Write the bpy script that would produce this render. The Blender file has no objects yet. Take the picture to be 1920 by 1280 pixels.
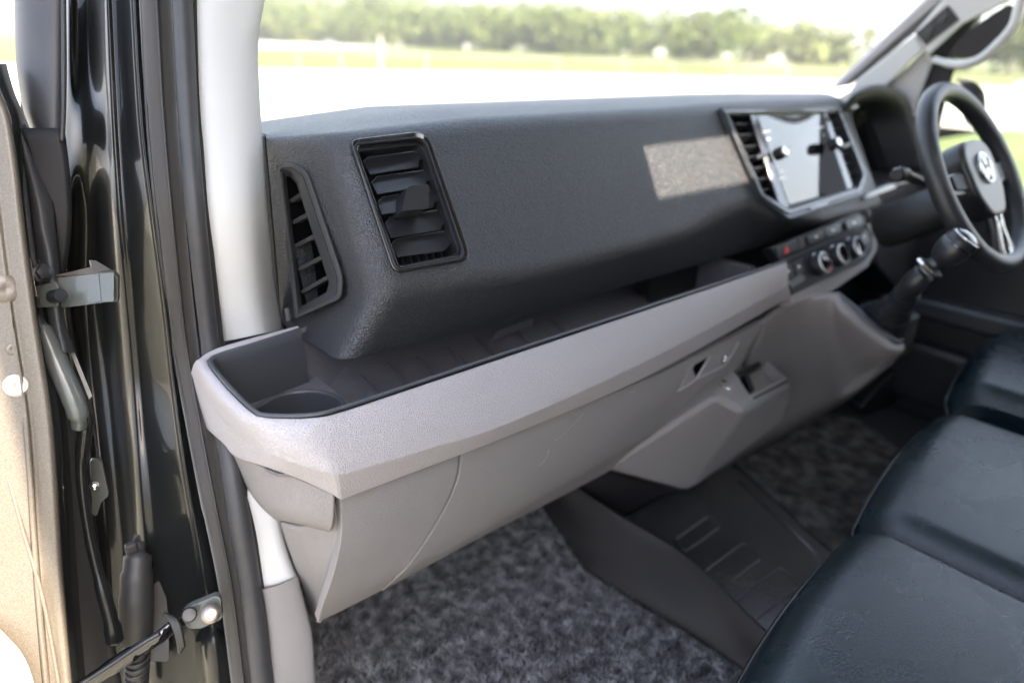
import bpy, bmesh, math, random
import numpy as np
from mathutils import Vector as V, Matrix, Quaternion
S = bpy.context.scene
COL = S.collection
random.seed(7)

# ------------------------------------------------------------------ camera
# world axes: X across the cab towards the driver, Y towards the windscreen, Z up; ground z = 0
F_PX, CX, CY = 1280.0, 960.0, 640.0
CAM = V((0, 0, 1.70))
def _cr(px, py): return V((px - CX, -(py - CY), -F_PX))
_h0, _s, _vx = 75.0, 0.03, 2600.0
_up = _cr(1960, _h0 + 1000 * _s).cross(_cr(960, _h0)).normalized()
if _up.y < 0: _up = -_up
_X = _cr(_vx, _h0 + _s * (_vx - 960)).normalized()
_Y = _up.cross(_X)
CR = Matrix((_X, _Y, _up))            # camera coords -> world coords
cd = bpy.data.cameras.new('camera'); cam = bpy.data.objects.new('camera', cd); COL.objects.link(cam)
cam.matrix_world = Matrix.Translation(CAM) @ CR.to_4x4()
cd.sensor_width = 36.0; cd.lens = 36.0 * F_PX / 1920.0
cd.clip_start = 0.02; cd.clip_end = 6000
cd.dof.use_dof = True; cd.dof.focus_distance = 0.80; cd.dof.aperture_fstop = 2.0
S.camera = cam

# ------------------------------------------------------------------ sky, sun, exposure
SUN_TRAVEL = V((-0.03, 0.76, -0.65)).normalized()
w = bpy.data.worlds.new('World'); S.world = w; w.use_nodes = True
nt = w.node_tree; bg = nt.nodes['Background']
sky = nt.nodes.new('ShaderNodeTexSky'); sky.sky_type = 'NISHITA'; sky.sun_disc = False
to_sun = -SUN_TRAVEL
sky.sun_elevation = math.asin(to_sun.z); sky.sun_rotation = math.atan2(to_sun.x, to_sun.y)
sky.air_density = 1.0; sky.dust_density = 2.5; sky.ozone_density = 1.0
nt.links.new(sky.outputs[0], bg.inputs[0]); bg.inputs[1].default_value = 0.15
sl = bpy.data.lights.new('sun', 'SUN'); sl.energy = 5.0; sl.angle = math.radians(0.5); sl.color = (1, .87, .73)
so = bpy.data.objects.new('sun', sl); COL.objects.link(so)
so.rotation_mode = 'QUATERNION'; so.rotation_quaternion = SUN_TRAVEL.to_track_quat('-Z', 'Y')
S.view_settings.view_transform = 'Standard'; S.view_settings.look = 'None'
S.view_settings.exposure = 2.9; S.view_settings.gamma = 1.0
S.cycles.max_bounces = 8; S.cycles.diffuse_bounces = 4; S.cycles.transparent_max_bounces = 12
S.cycles.caustics_reflective = False; S.cycles.caustics_refractive = False
S.cycles.use_denoising = True

# ------------------------------------------------------------------ helpers
def at(px, py, x=None, y=None, z=None, d=None):
    r = CR @ _cr(px, py)
    if x is not None: t = (x - CAM.x) / r.x
    elif y is not None: t = (y - CAM.y) / r.y
    elif z is not None: t = (z - CAM.z) / r.z
    else: t = d / F_PX
    return CAM + t * r
class Frame:
    """a flat working plane: origin o, right u, up v, outward n"""
    def __init__(s, o, u, v):
        s.o = V(o); s.u = V(u).normalized(); s.n = s.u.cross(V(v)).normalized(); s.v = s.n.cross(s.u)
    def p(s, a, b, c=0.0): return s.o + s.u * a + s.v * b + s.n * c
    def px(s, px, py, w=0.0):
        r = CR @ _cr(px, py)
        t = ((s.o - CAM).dot(s.n) + w) / r.dot(s.n)
        return CAM + t * r
    def uv(s, q): q = q - s.o; return (q.dot(s.u), q.dot(s.v), q.dot(s.n))
    def pxl(s, pts, w=0.0): return [s.px(a, b, w) for a, b in pts]

def link(o, parent=None, keep=True):
    COL.objects.link(o)
    if parent is not None:
        o.parent = parent
        o.matrix_parent_inverse = parent_inv(parent)
    return o
def parent_inv(p):
    m = Matrix.Translation(p.location)
    q = p.parent
    while q is not None: q = q.parent
    return m.inverted() if p.type == 'EMPTY' else Matrix.Identity(4)
def thing(name, label, cat, loc=(0, 0, 0), group=None):
    o = bpy.data.objects.new(name, None); COL.objects.link(o); o.location = loc; o.empty_display_size = .05
    o['label'] = label; o['category'] = cat
    if group: o['group'] = group
    return o
def tag(o, label=None, cat=None, group=None, kind=None):
    if label: o['label'] = label
    if cat: o['category'] = cat
    if group: o['group'] = group
    if kind: o['kind'] = kind
    return o
def mesh(name, verts, faces, mat, parent=None, smooth=True, bevel=0, seg=3, ang=30, mats=None, fmat=None, solid=0, recalc=True):
    me = bpy.data.meshes.new(name)
    me.from_pydata([tuple(v) for v in verts], [], faces)
    for m in ([mat] if mats is None else mats): me.materials.append(m)
    if fmat: me.polygons.foreach_set('material_index', fmat)
    if recalc:
        b = bmesh.new(); b.from_mesh(me); bmesh.ops.recalc_face_normals(b, faces=b.faces); b.to_mesh(me); b.free()
    me.polygons.foreach_set('use_smooth', [smooth] * len(me.polygons)); me.update()
    o = link(bpy.data.objects.new(name, me), parent)
    if solid:
        m = o.modifiers.new('thickness', 'SOLIDIFY'); m.thickness = solid; m.offset = -1
    if bevel:
        m = o.modifiers.new('edges', 'BEVEL'); m.width = bevel; m.segments = seg; m.limit_method = 'ANGLE'
        m.angle_limit = math.radians(ang); m.harden_normals = True
    return o
def bake(o):
    """apply the modifiers without operators"""
    dg = bpy.context.evaluated_depsgraph_get(); dg.update()
    me = bpy.data.meshes.new_from_object(o.evaluated_get(dg), depsgraph=dg)
    o.modifiers.clear(); o.data = me
    return o
def cut(o, cutters):
    for c in cutters:
        m = o.modifiers.new('cut', 'BOOLEAN'); m.operation = 'DIFFERENCE'; m.object = c; m.solver = 'EXACT'
    bake(o)
    for c in cutters: bpy.data.objects.remove(c)
    return o
def ext(name, pts, vec, mat, parent=None, bevel=0, seg=3, smooth=True, ang=30):
    n = len(pts); vec = V(vec)
    vs = [V(p) for p in pts] + [V(p) + vec for p in pts]
    fs = [list(range(n)), list(range(2 * n - 1, n - 1, -1))] + [[i, (i + 1) % n, n + (i + 1) % n, n + i] for i in range(n)]
    return mesh(name, vs, fs, mat, parent, smooth=bool(bevel) and smooth, bevel=bevel, seg=seg, ang=ang)
def rnd(pts, r, n=5):
    """round the corners of a closed polygon"""
    out = []; k = len(pts); rr = r if isinstance(r, (list, tuple)) else [r] * k
    for i in range(k):
        p, a, b = V(pts[i]), V(pts[i - 1]), V(pts[(i + 1) % k])
        ra = min(rr[i], (a - p).length * .49, (b - p).length * .49)
        if ra <= 0: out.append(p); continue
        s, e = p + (a - p).normalized() * ra, p + (b - p).normalized() * ra
        for j in range(n + 1):
            t = j / n; out.append((s * (1 - t) + p * t) * (1 - t) + (p * (1 - t) + e * t) * t)
    return out
def ringf(name, outer, inner, vec, mat, parent=None, bevel=0, seg=2):
    """a frame between two outlines with the same number of points, extruded by vec"""
    n = len(outer); vec = V(vec)
    vs = [V(p) for p in outer] + [V(p) for p in inner] + [V(p) + vec for p in outer] + [V(p) + vec for p in inner]
    fs = []
    for i in range(n):
        j = (i + 1) % n
        fs += [[i, j, n + j, n + i], [2 * n + i, 3 * n + i, 3 * n + j, 2 * n + j], [i, 2 * n + i, 2 * n + j, j], [n + i, n + j, 3 * n + j, 3 * n + i]]
    return mesh(name, vs, fs, mat, parent, bevel=bevel, seg=seg, smooth=bool(bevel))
def cr(pts, n, closed=False):
    """Catmull-Rom resample to n points"""
    P = [V(p) for p in pts]; k = len(P)
    if k == 2: return [P[0].lerp(P[1], i / (n - 1)) for i in range(n)]
    out = []
    for i in range(n):
        t = i / (n - 1) * (k - 1); a = min(int(t), k - 2); f = t - a
        p0, p1, p2, p3 = P[max(a - 1, 0)], P[a], P[a + 1], P[min(a + 2, k - 1)]
        out.append(.5 * ((2 * p1) + (p2 - p0) * f + (2 * p0 - 5 * p1 + 4 * p2 - p3) * f * f + (3 * p1 - p0 - 3 * p2 + p3) * f ** 3))
    return out
def loft(name, rows, mat, parent=None, nu=0, nv=0, solid=0, bevel=0, closed=False, caps=False, seg=3, flip=False, ang=30):
    """rows of points; nu, nv: smooth resampling along and across the rows"""
    if nu: rows = [cr(r, nu) for r in rows]
    if nv:
        cols = [cr([r[i] for r in rows], nv) for i in range(len(rows[0]))]
        rows = [[c[j] for c in cols] for j in range(nv)]
    a, b = len(rows), len(rows[0]); vs = [p for r in rows for p in r]; fs = []
    for i in range(a - 1):
        for j in range(b if closed else b - 1):
            k = (j + 1) % b
            fs.append([i * b + j, i * b + k, (i + 1) * b + k, (i + 1) * b + j])
    if caps: fs += [list(range(b))[::-1], [(a - 1) * b + j for j in range(b)]]
    o = mesh(name, vs, fs, mat, parent, smooth=True, bevel=0, recalc=True)
    if solid or flip or not caps:
        # make normals face the camera side so the thickness grows away from it
        me = o.data; s = 0
        for p in me.polygons: s += p.normal.dot(CAM - p.center) * p.area
        if (s < 0) != flip and not (closed and caps): me.flip_normals()
    if solid:
        m = o.modifiers.new('thickness', 'SOLIDIFY'); m.thickness = solid; m.offset = -1
    if bevel:
        m = o.modifiers.new('edges', 'BEVEL'); m.width = bevel; m.segments = seg; m.limit_method = 'ANGLE'; m.angle_limit = math.radians(ang); m.harden_normals = True
    return o
def tube(name, pts, r, mat, parent=None, n=0, seg=14, sx=1.0, closed=False, up=None):
    P = cr(pts, n) if n else [V(p) for p in pts]
    k = len(P); R = [r] * k if not isinstance(r, (list, tuple)) else [r[0] + (r[-1] - r[0]) * i / (k - 1) if len(r) == 2 else r[min(int(i * len(r) / k), len(r) - 1)] for i in range(k)]
    rows = []; nrm = None
    for i in range(k):
        t = ((P[(i + 1) % k] - P[i - 1]) if closed else (P[min(i + 1, k - 1)] - P[max(i - 1, 0)])).normalized()
        if nrm is None: nrm = (V(up) if up else (V((0, 0, 1)) if abs(t.z) < .9 else V((1, 0, 0))))
        nrm = (nrm - t * nrm.dot(t)).normalized(); b = t.cross(nrm)
        rows.append([P[i] + (nrm * math.cos(a) + b * math.sin(a) * sx) * R[i] for a in [2 * math.pi * j / seg for j in range(seg)]])
    if closed: rows.append(rows[0]); 
    a, b = len(rows), seg
    vs = [p for q in rows[:(k if closed else a)] for p in q]
    fs = [[i * b + j, i * b + (j + 1) % b, ((i + 1) % k if closed else i + 1) * b + (j + 1) % b, ((i + 1) % k if closed else i + 1) * b + j] for i in range(a - 1) for j in range(b)]
    if not closed: fs += [list(range(b))[::-1], [(a - 1) * b + j for j in range(b)]]
    return mesh(name, vs, fs, mat, parent)
def lathe(name, o, axis, prof, mat, parent=None, seg=32, sx=1.0, mats=None, mi=None, smooth=True, bevel=0):
    """prof: list of (radius, height along axis); mi: material index per band"""
    ax = V(axis).normalized(); u = ax.orthogonal().normalized(); v = ax.cross(u); o = V(o)
    vs = []; fs = []; fm = []
    for r, h in prof:
        for j in range(seg):
            a = 2 * math.pi * j / seg; vs.append(o + ax * h + u * (r * math.cos(a)) + v * (r * math.sin(a) * sx))
    for i in range(len(prof) - 1):
        for j in range(seg):
            k = (j + 1) % seg; fs.append([i * seg + j, i * seg + k, (i + 1) * seg + k, (i + 1) * seg + j]); fm.append(mi[i] if mi else 0)
    fs += [list(range(seg))[::-1], [(len(prof) - 1) * seg + j for j in range(seg)]]; fm += [fm[0], fm[-1]]
    ob = mesh(name, vs, fs, mat, parent, smooth=smooth, mats=mats, fmat=fm if mats else None, bevel=bevel)
    if smooth and not bevel:
        sharp(ob, 40)
    return ob
def sharp(o, deg):
    b = bmesh.new(); b.from_mesh(o.data)
    for e in b.edges:
        if len(e.link_faces) == 2 and e.calc_face_angle(0) > math.radians(deg): e.smooth = False
    b.to_mesh(o.data); b.free(); return o
def box(name, c, s, mat, parent=None, bevel=0, seg=3, rot=None, kind=None):
    c = V(c); h = V(s) / 2; vs = []
    for i in (-1, 1):
        for j in (-1, 1):
            for k in (-1, 1):
                q = V((h.x * i, h.y * j, h.z * k)); vs.append(c + (rot @ q if rot is not None else q))
    fs = [[0, 1, 3, 2], [4, 6, 7, 5], [0, 4, 5, 1], [2, 3, 7, 6], [0, 2, 6, 4], [1, 5, 7, 3]]
    return mesh(name, vs, fs, mat, parent, smooth=bool(bevel), bevel=bevel, seg=seg)

# ------------------------------------------------------------------ materials
def mat(name, col, rough=.5, metal=0, spec=.5, bump=None, var=None, coat=0, emis=None, trans=0, alpha=1, coatr=.05, sheen=0, rvar=0):
    """bump: list of (kind, scale, strength, distance); var: (scale, amount, colour) mottling"""
    m = bpy.data.materials.new(name); m.use_nodes = True; n = m.node_tree; L = n.links
    p = n.nodes['Principled BSDF']
    p.inputs['Base Color'].default_value = (*col, 1); p.inputs['Roughness'].default_value = rough
    p.inputs['Metallic'].default_value = metal; p.inputs['Specular IOR Level'].default_value = spec
    p.inputs['Coat Weight'].default_value = coat; p.inputs['Coat Roughness'].default_value = coatr
    p.inputs['Transmission Weight'].default_value = trans; p.inputs['Alpha'].default_value = alpha
    p.inputs['Sheen Weight'].default_value = sheen
    if emis: p.inputs['Emission Color'].default_value = (*emis[0], 1); p.inputs['Emission Strength'].default_value = emis[1]
    tc = n.nodes.new('ShaderNodeTexCoord')
    if var:
        no = n.nodes.new('ShaderNodeTexNoise'); no.inputs['Scale'].default_value = var[0]; no.inputs['Detail'].default_value = 6
        L.new(tc.outputs['Object'], no.inputs['Vector'])
        rp = n.nodes.new('ShaderNodeValToRGB'); rp.color_ramp.elements[0].position = .35; rp.color_ramp.elements[1].position = .68
        rp.color_ramp.elements[0].color = (*col, 1); rp.color_ramp.elements[1].color = (*var[2], 1)
        L.new(no.outputs['Fac'], rp.inputs['Fac'])
        mx = n.nodes.new('ShaderNodeMixRGB'); mx.inputs[0].default_value = var[1]; mx.inputs[1].default_value = (*col, 1)
        L.new(rp.outputs[0], mx.inputs[2]); L.new(mx.outputs[0], p.inputs['Base Color'])
    if rvar:
        no = n.nodes.new('ShaderNodeTexNoise'); no.inputs['Scale'].default_value = 9; no.inputs['Detail'].default_value = 5
        L.new(tc.outputs['Object'], no.inputs['Vector'])
        mr = n.nodes.new('ShaderNodeMapRange'); mr.inputs['From Min'].default_value = .3; mr.inputs['From Max'].default_value = .7
        mr.inputs['To Min'].default_value = rough - rvar; mr.inputs['To Max'].default_value = rough + rvar
        L.new(no.outputs['Fac'], mr.inputs['Value']); L.new(mr.outputs[0], p.inputs['Roughness'])
    prev = None
    for kind, sc, st, dist in (bump or []):
        if kind == 'grain':
            t = n.nodes.new('ShaderNodeTexVoronoi'); t.feature = 'DISTANCE_TO_EDGE'; t.inputs['Scale'].default_value = sc
            wv = n.nodes.new('ShaderNodeTexNoise'); wv.inputs['Scale'].default_value = sc * .5
            ad = n.nodes.new('ShaderNodeVectorMath'); ad.operation = 'MULTIPLY_ADD'
            ad.inputs[1].default_value = (1.2 / sc,) * 3
            L.new(tc.outputs['Object'], wv.inputs['Vector']); L.new(wv.outputs['Color'], ad.inputs[0]); L.new(tc.outputs['Object'], ad.inputs[2])
            L.new(ad.outputs[0], t.inputs['Vector'])
            rp = n.nodes.new('ShaderNodeMapRange'); rp.interpolation_type = 'SMOOTHSTEP'; rp.inputs['From Max'].default_value = .35
            L.new(t.outputs['Distance'], rp.inputs['Value']); h = rp.outputs[0]
        else:
            t = n.nodes.new('ShaderNodeTexNoise'); t.inputs['Scale'].default_value = sc; t.inputs['Detail'].default_value = 4
            L.new(tc.outputs['Object'], t.inputs['Vector']); h = t.outputs['Fac']
        b = n.nodes.new('ShaderNodeBump'); b.inputs['Strength'].default_value = st; b.inputs['Distance'].default_value = dist
        L.new(h, b.inputs['Height'])
        if prev: L.new(prev, b.inputs['Normal'])
        prev = b.outputs[0]
    if prev: L.new(prev, p.inputs['Normal'])
    return m
M = {}
M['dash'] = mat('black_grained_vinyl', (.022, .0235, .026), .43, spec=.65, bump=[('grain', 300, .8, .0008)], var=(60, .4, (.026, .027, .029)))
M['ledge'] = mat('light_grey_grained_plastic', (.43, .405, .417), .48, bump=[('grain', 400, .8, .0009)], var=(14, .35, (.41, .385, .397)))
M['taupe'] = mat('taupe_fine_plastic', (.25, .232, .226), .55, bump=[('grain', 650, .7, .0006)], var=(10, .4, (.235, .218, .212)))
M['taupe_dark'] = mat('dark_taupe_plastic', (.015, .013, .0135), .55, spec=.3, bump=[('noise', 900, .2, .0004)], var=(9, .5, (.02, .0175, .018)))
M['tray'] = mat('anthracite_tray_plastic', (.12, .113, .12), .5, bump=[('noise', 900, .45, .0006)], var=(700, .5, (.16, .152, .16)))
M['rim'] = mat('anthracite_rim_plastic', (.06, .063, .07), .35)
M['white'] = mat('off_white_trim', (.56, .558, .55), .6, bump=[('grain', 520, .22, .0004)])
M['satin'] = mat('satin_black_plastic', (.017, .018, .021), .32, bump=[('noise', 500, .1, .0003)])
M['matt'] = mat('matt_black_plastic', (.018, .018, .019), .6)
M['charcoal'] = mat('charcoal_vent_plastic', (.035, .035, .036), .55, bump=[('noise', 900, .3, .0004)])
M['panel'] = mat('dark_panel_plastic', (.010, .010, .011), .5, spec=.25)
M['gloss'] = mat('gloss_black_plastic', (.006, .006, .007), .08, coat=1)
M['void'] = mat('duct_shade', (.003, .003, .003), .9, spec=0)  # shade inside ducts and openings is put into this near-black colour
M['glass_screen'] = mat('screen_glass', (.006, .006, .008), .02, coat=1, spec=1.0, coatr=.01)
M['lens'] = mat('smoked_lens', (.006, .007, .006), .05, coat=1)
M['bezel'] = mat('graphite_satin_bezel', (.045, .05, .056), .3, metal=.25)
M['chrome'] = mat('satin_chrome', (.75, .75, .74), .18, metal=1)
M['silver'] = mat('silver_trim', (.62, .62, .62), .3, metal=.35)
M['steel'] = mat('zinc_steel', (.34, .33, .32), .45, metal=1, var=(220, .6, (.35, .22, .12)))
M['paint'] = mat('black_metallic_paint', (.005, .006, .007), .35, metal=0, spec=.1, coat=.6, coatr=.08, var=(1500, .25, (.03, .03, .025)), bump=[('noise', 14, .05, .002)])
M['paint_bracket'] = mat('green_black_primer_paint', (.075, .085, .08), .35, coat=.5, bump=[('noise', 500, .3, .0006)], var=(30, .4, (.08, .075, .06)))
M['paint_dusty'] = mat('dusty_black_paint', (.095, .082, .067), .42, metal=.1, coat=.3, var=(700, .8, (.18, .15, .11)), bump=[('noise', 350, .12, .0006)], rvar=.1)
M['rubber'] = mat('black_rubber', (.022, .022, .023), .5, bump=[('noise', 300, .15, .0006)], var=(18, .6, (.035, .034, .033)))
M['rubber_grey'] = mat('weathered_rubber', (.034, .035, .039), .5, bump=[('noise', 140, .12, .0008)], var=(24, .5, (.052, .051, .05)))
M['rubber_brown'] = mat('flocked_brown_seal', (.034, .031, .028), .7, bump=[('noise', 900, .3, .0005)], sheen=.4)
M['seat'] = mat('dark_teal_leather', (.004, .011, .015), .27, spec=.5, bump=[('grain', 520, .3, .0005), ('noise', 9, .10, .004)], var=(6, .4, (.007, .017, .021)), rvar=.05)
M['piping'] = mat('black_piping', (.008, .009, .010), .3)
M['leather'] = mat('black_boot_leather', (.014, .017, .02), .32, bump=[('grain', 420, .3, .0005)])
M['wheel'] = mat('black_wheel_leather', (.020, .023, .027), .38, bump=[('grain', 700, .2, .0003)])
M['card'] = mat('light_door_card', (.30, .29, .27), .6, bump=[('noise', 400, .2, .0005)])
M['plug'] = mat('white_plastic_plug', (.55, .52, .47), .35)
M['carpet'] = mat('dark_carpet_backing', (.03, .03, .032), .95, bump=[('noise', 300, .6, .003)])
M['mat_clear'] = mat('clear_plastic_floor_mat', (.045, .043, .042), .25, coat=.6, spec=.8, bump=[('noise', 30, .25, .003)])
M['red'] = mat('red_print', (.7, .05, .03), .4)
M['print'] = mat('white_print', (.7, .7, .7), .4)
M['icon'] = mat('lit_screen_icon', (.6, .6, .6), .4, emis=((1, 1, 1), .08))
M['headliner'] = mat('grey_headliner', (.3, .3, .29), .9)
M['bulkhead'] = mat('grey_bulkhead', (.25, .25, .25), .7)
M['body'] = mat('body_panel', (.01, .011, .012), .2, coat=1)
M['wood'] = mat('weathered_fence_timber', (.30, .27, .22), .8)

def glass_mat():
    m = bpy.data.materials.new('window_glass'); m.use_nodes = True; n = m.node_tree; n.nodes.clear(); L = n.links
    o = n.nodes.new('ShaderNodeOutputMaterial'); t = n.nodes.new('ShaderNodeBsdfTransparent'); t.inputs[0].default_value = (.95, .97, .96, 1)
    g = n.nodes.new('ShaderNodeBsdfGlossy'); g.inputs['Roughness'].default_value = .01
    lw = n.nodes.new('ShaderNodeLayerWeight'); pw = n.nodes.new('ShaderNodeMath'); pw.operation = 'POWER'; pw.inputs[1].default_value = 5
    f = n.nodes.new('ShaderNodeMath'); f.operation = 'MULTIPLY_ADD'; f.inputs[1].default_value = .9; f.inputs[2].default_value = .03
    lw.inputs[0].default_value = .5; L.new(lw.outputs['Facing'], pw.inputs[0]); L.new(pw.outputs[0], f.inputs[0])
    x = n.nodes.new('ShaderNodeMixShader'); L.new(f.outputs[0], x.inputs[0]); L.new(t.outputs[0], x.inputs[1]); L.new(g.outputs[0], x.inputs[2]); L.new(x.outputs[0], o.inputs[0])
    return m
M['glass'] = glass_mat()
def ramp_mat(name, scale, stops, rough=.9, detail=8, bump=0, dist=.02, stretch=None):
    m = bpy.data.materials.new(name); m.use_nodes = True; n = m.node_tree; L = n.links; p = n.nodes['Principled BSDF']
    tc = n.nodes.new('ShaderNodeTexCoord'); no = n.nodes.new('ShaderNodeTexNoise'); no.inputs['Scale'].default_value = scale; no.inputs['Detail'].default_value = detail
    mp = n.nodes.new('ShaderNodeMapping')
    if stretch: mp.inputs['Scale'].default_value = stretch
    L.new(tc.outputs['Object'], mp.inputs[0]); L.new(mp.outputs[0], no.inputs['Vector'])
    r = n.nodes.new('ShaderNodeValToRGB'); e = r.color_ramp.elements
    while len(e) < len(stops): e.new(.5)
    for i, (q, c) in enumerate(stops): e[i].position = q; e[i].color = (*c, 1)
    L.new(no.outputs['Fac'], r.inputs[0]); L.new(r.outputs[0], p.inputs['Base Color']); p.inputs['Roughness'].default_value = rough
    if bump:
        b = n.nodes.new('ShaderNodeBump'); b.inputs['Strength'].default_value = bump; b.inputs['Distance'].default_value = dist
        L.new(no.outputs['Fac'], b.inputs['Height']); L.new(b.outputs[0], p.inputs['Normal'])
    return m
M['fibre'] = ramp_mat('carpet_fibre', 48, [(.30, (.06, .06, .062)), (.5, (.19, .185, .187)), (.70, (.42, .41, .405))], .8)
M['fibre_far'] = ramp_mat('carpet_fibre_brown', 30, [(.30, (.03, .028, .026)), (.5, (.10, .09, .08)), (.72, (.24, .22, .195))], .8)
M['grass'] = ramp_mat('meadow_grass', .15, [(.3, (.06, .085, .012)), (.5, (.10, .115, .018)), (.7, (.15, .145, .035))])
M['dry'] = ramp_mat('dry_cut_grass', .9, [(.3, (.17, .17, .11)), (.5, (.27, .255, .19)), (.7, (.36, .34, .28))])
M['lawn'] = ramp_mat('green_lawn', .5, [(.3, (.075, .115, .02)), (.7, (.13, .17, .04))])
M['gravel'] = ramp_mat('pale_gravel', .6, [(.3, (.42, .38, .30)), (.5, (.52, .48, .40)), (.7, (.6, .56, .48))], bump=.3)
M['leaf_a'] = ramp_mat('hedge_leaves', .25, [(.3, (.05, .08, .018)), (.5, (.10, .125, .030)), (.7, (.17, .18, .055))])
M['leaf_b'] = ramp_mat('dark_leaves', .3, [(.3, (.02, .05, .018)), (.6, (.05, .085, .03))])
M['hill'] = ramp_mat('hill_fields', .012, [(.3, (.10, .14, .07)), (.5, (.2, .22, .12)), (.7, (.32, .30, .2))])

# ------------------------------------------------------------------ the setting outside
def sheet(name, pts, z, m, kind='structure'):
    o = mesh(name, [(x, y, z) for x, y in pts], [list(range(len(pts)))], m, smooth=False, recalc=False); o['kind'] = kind; return o
sheet('ground', [(-2900, -2900), (2900, -2900), (2900, 2900), (-2900, 2900)], 0, M['grass'])
ya = lambda px, py: at(px, py, z=0).to_2d()
# gravel yard round the van and a pale track along the fence
q = [ya(300, 128), ya(1000, 138), ya(1500, 150), ya(1860, 164)]
fdir = (q[3] - q[0]).normalized()
sheet('gravel_yard', [(q[0] - fdir * 60).to_tuple(), (q[0]).to_tuple(), q[1].to_tuple(), q[2].to_tuple(), q[3].to_tuple(), (q[3] + fdir * 40).to_tuple(), (60, 16), (21, 7.2), (8, 5.0), (-60, 5.0)], .004, M['gravel'])
sheet('lawn', [(2.6, -60), (2.6, 5.6), (21, 5.6), (21, -60)], .008, M['lawn'])
sheet('gravel_track', [(20, 10), (20, -60), (47, -60), (47, 14.5), (40, 14.5)], .006, M['gravel'])
sheet('dry_grass', [(-60, -60), (-60, 5.6), (2.6, 5.6), (2.6, -60)], .008, M['dry'])
sheet('field_track', [ya(300, 76).to_tuple(), ya(1000, 81).to_tuple(), ya(1560, 112).to_tuple(), ya(1560, 119).to_tuple(), ya(1000, 91).to_tuple(), ya(300, 90).to_tuple()][::-1], .008, M['gravel'])
# rolling hills far behind the hedge
def hills(name, R0, R1, h0, a0, a1, m, seed, tilt=0):
    rg = random.Random(seed); ph = [rg.uniform(0, 6) for _ in range(6)]
    n = 90; rows = []
    for k in range(5):
        row = []
        for i in range(n + 1):
            a = a0 + (a1 - a0) * i / n
            hh = h0 * (.55 + .25 * math.sin(a * 3.1 + ph[0]) + .12 * math.sin(a * 7.7 + ph[1]) + .05 * math.sin(a * 23 + ph[2])) * (1 + tilt * (i / n - .5))
            r = R0 + (R1 - R0) * k / 4; row.append(V((r * math.sin(a), r * math.cos(a), -2 + (hh + 2) * math.sin(k / 4 * math.pi / 2))))
        rows.append(row)
    o = loft(name, rows, m); o['kind'] = 'structure'; return o
hills('hills', 700, 1800, 75, math.radians(-40), math.radians(110), M['hill'], 3, -.5)

# leafy masses: many leaf clusters through a volume
def leaves(name, centres, n, size, m, seed, squash=1.0):
    """centres: (x, y, z, radius) ellipsoids filled with small leaf sprays"""
    rg = np.random.default_rng(seed); C4 = np.array(centres, float)
    vol = C4[:, 3] ** 2; pick = rg.choice(len(C4), n, p=vol / vol.sum())
    dirs = rg.normal(size=(n, 3)); dirs /= np.linalg.norm(dirs, axis=1)[:, None]
    rad = C4[pick, 3] * rg.uniform(.35, 1.08, n) ** .6
    p = C4[pick, :3] + dirs * rad[:, None] * np.array([1, 1, squash]); p[:, 2] = np.maximum(p[:, 2], .1)
    u = rg.normal(size=(n, 3)); u /= np.linalg.norm(u, axis=1)[:, None]
    t = rg.normal(size=(n, 3)); v = np.cross(u, t); v /= np.linalg.norm(v, axis=1)[:, None]
    s = size * rg.uniform(.5, 1.4, n)[:, None]
    vs = np.stack([p - u * s, p + v * s * .45, p + u * s, p - v * s * .45], 1).reshape(-1, 3)
    me = bpy.data.meshes.new(name); me.vertices.add(4 * n); me.vertices.foreach_set('co', vs.ravel())
    me.loops.add(4 * n); me.loops.foreach_set('vertex_index', np.arange(4 * n)); me.polygons.add(n)
    me.polygons.foreach_set('loop_start', np.arange(0, 4 * n, 4)); me.materials.append(m); me.update(); me.validate()
    return me
rg = random.Random(11)
ha, hb = at(380, 74, z=0), at(1700, 131, z=0)
hs = []
for i in range(230):
    t = rg.random(); q0 = ha.lerp(hb, t) + V((rg.uniform(0, 10), rg.uniform(0, 16), 0)); r = rg.uniform(1.8, 3.4) * (1.35 - .6 * t)
    hs.append((q0.x, q0.y, r * rg.uniform(.7, 1.4), r))
o = link(bpy.data.objects.new('hedge', leaves('hedge', hs, 42000, .5, M['leaf_a'], 4))); o['kind'] = 'stuff'
hs = []
for i in range(120):   # the hedge goes on past the driver's window
    t = rg.random(); q0 = at(1690, 135, z=0).lerp(at(2700, 150, z=0), t) + V((rg.uniform(0, 9), rg.uniform(-3, 3), 0)); r = rg.uniform(1.4, 3.0)
    hs.append((q0.x, q0.y, r * rg.uniform(.8, 1.5), r))
o = link(bpy.data.objects.new('far_hedge', leaves('far_hedge', hs, 16000, .45, M['leaf_a'], 9))); o['kind'] = 'stuff'
hs = []
for i in range(260):   # paler woodland climbing away behind the hedge
    t = rg.random(); q0 = (ha * 2.3).lerp(hb * 2.3, t * .92) + V((rg.uniform(0, 60), rg.uniform(0, 90), 0)); r = rg.uniform(5, 9) * (1.3 - .75 * t)
    hs.append((q0.x, q0.y, r * rg.uniform(.8, 1.9), r))
o = link(bpy.data.objects.new('far_woodland', leaves('far_woodland', hs, 40000, 1.3, M['leaf_a'], 14))); o['kind'] = 'stuff'
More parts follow.
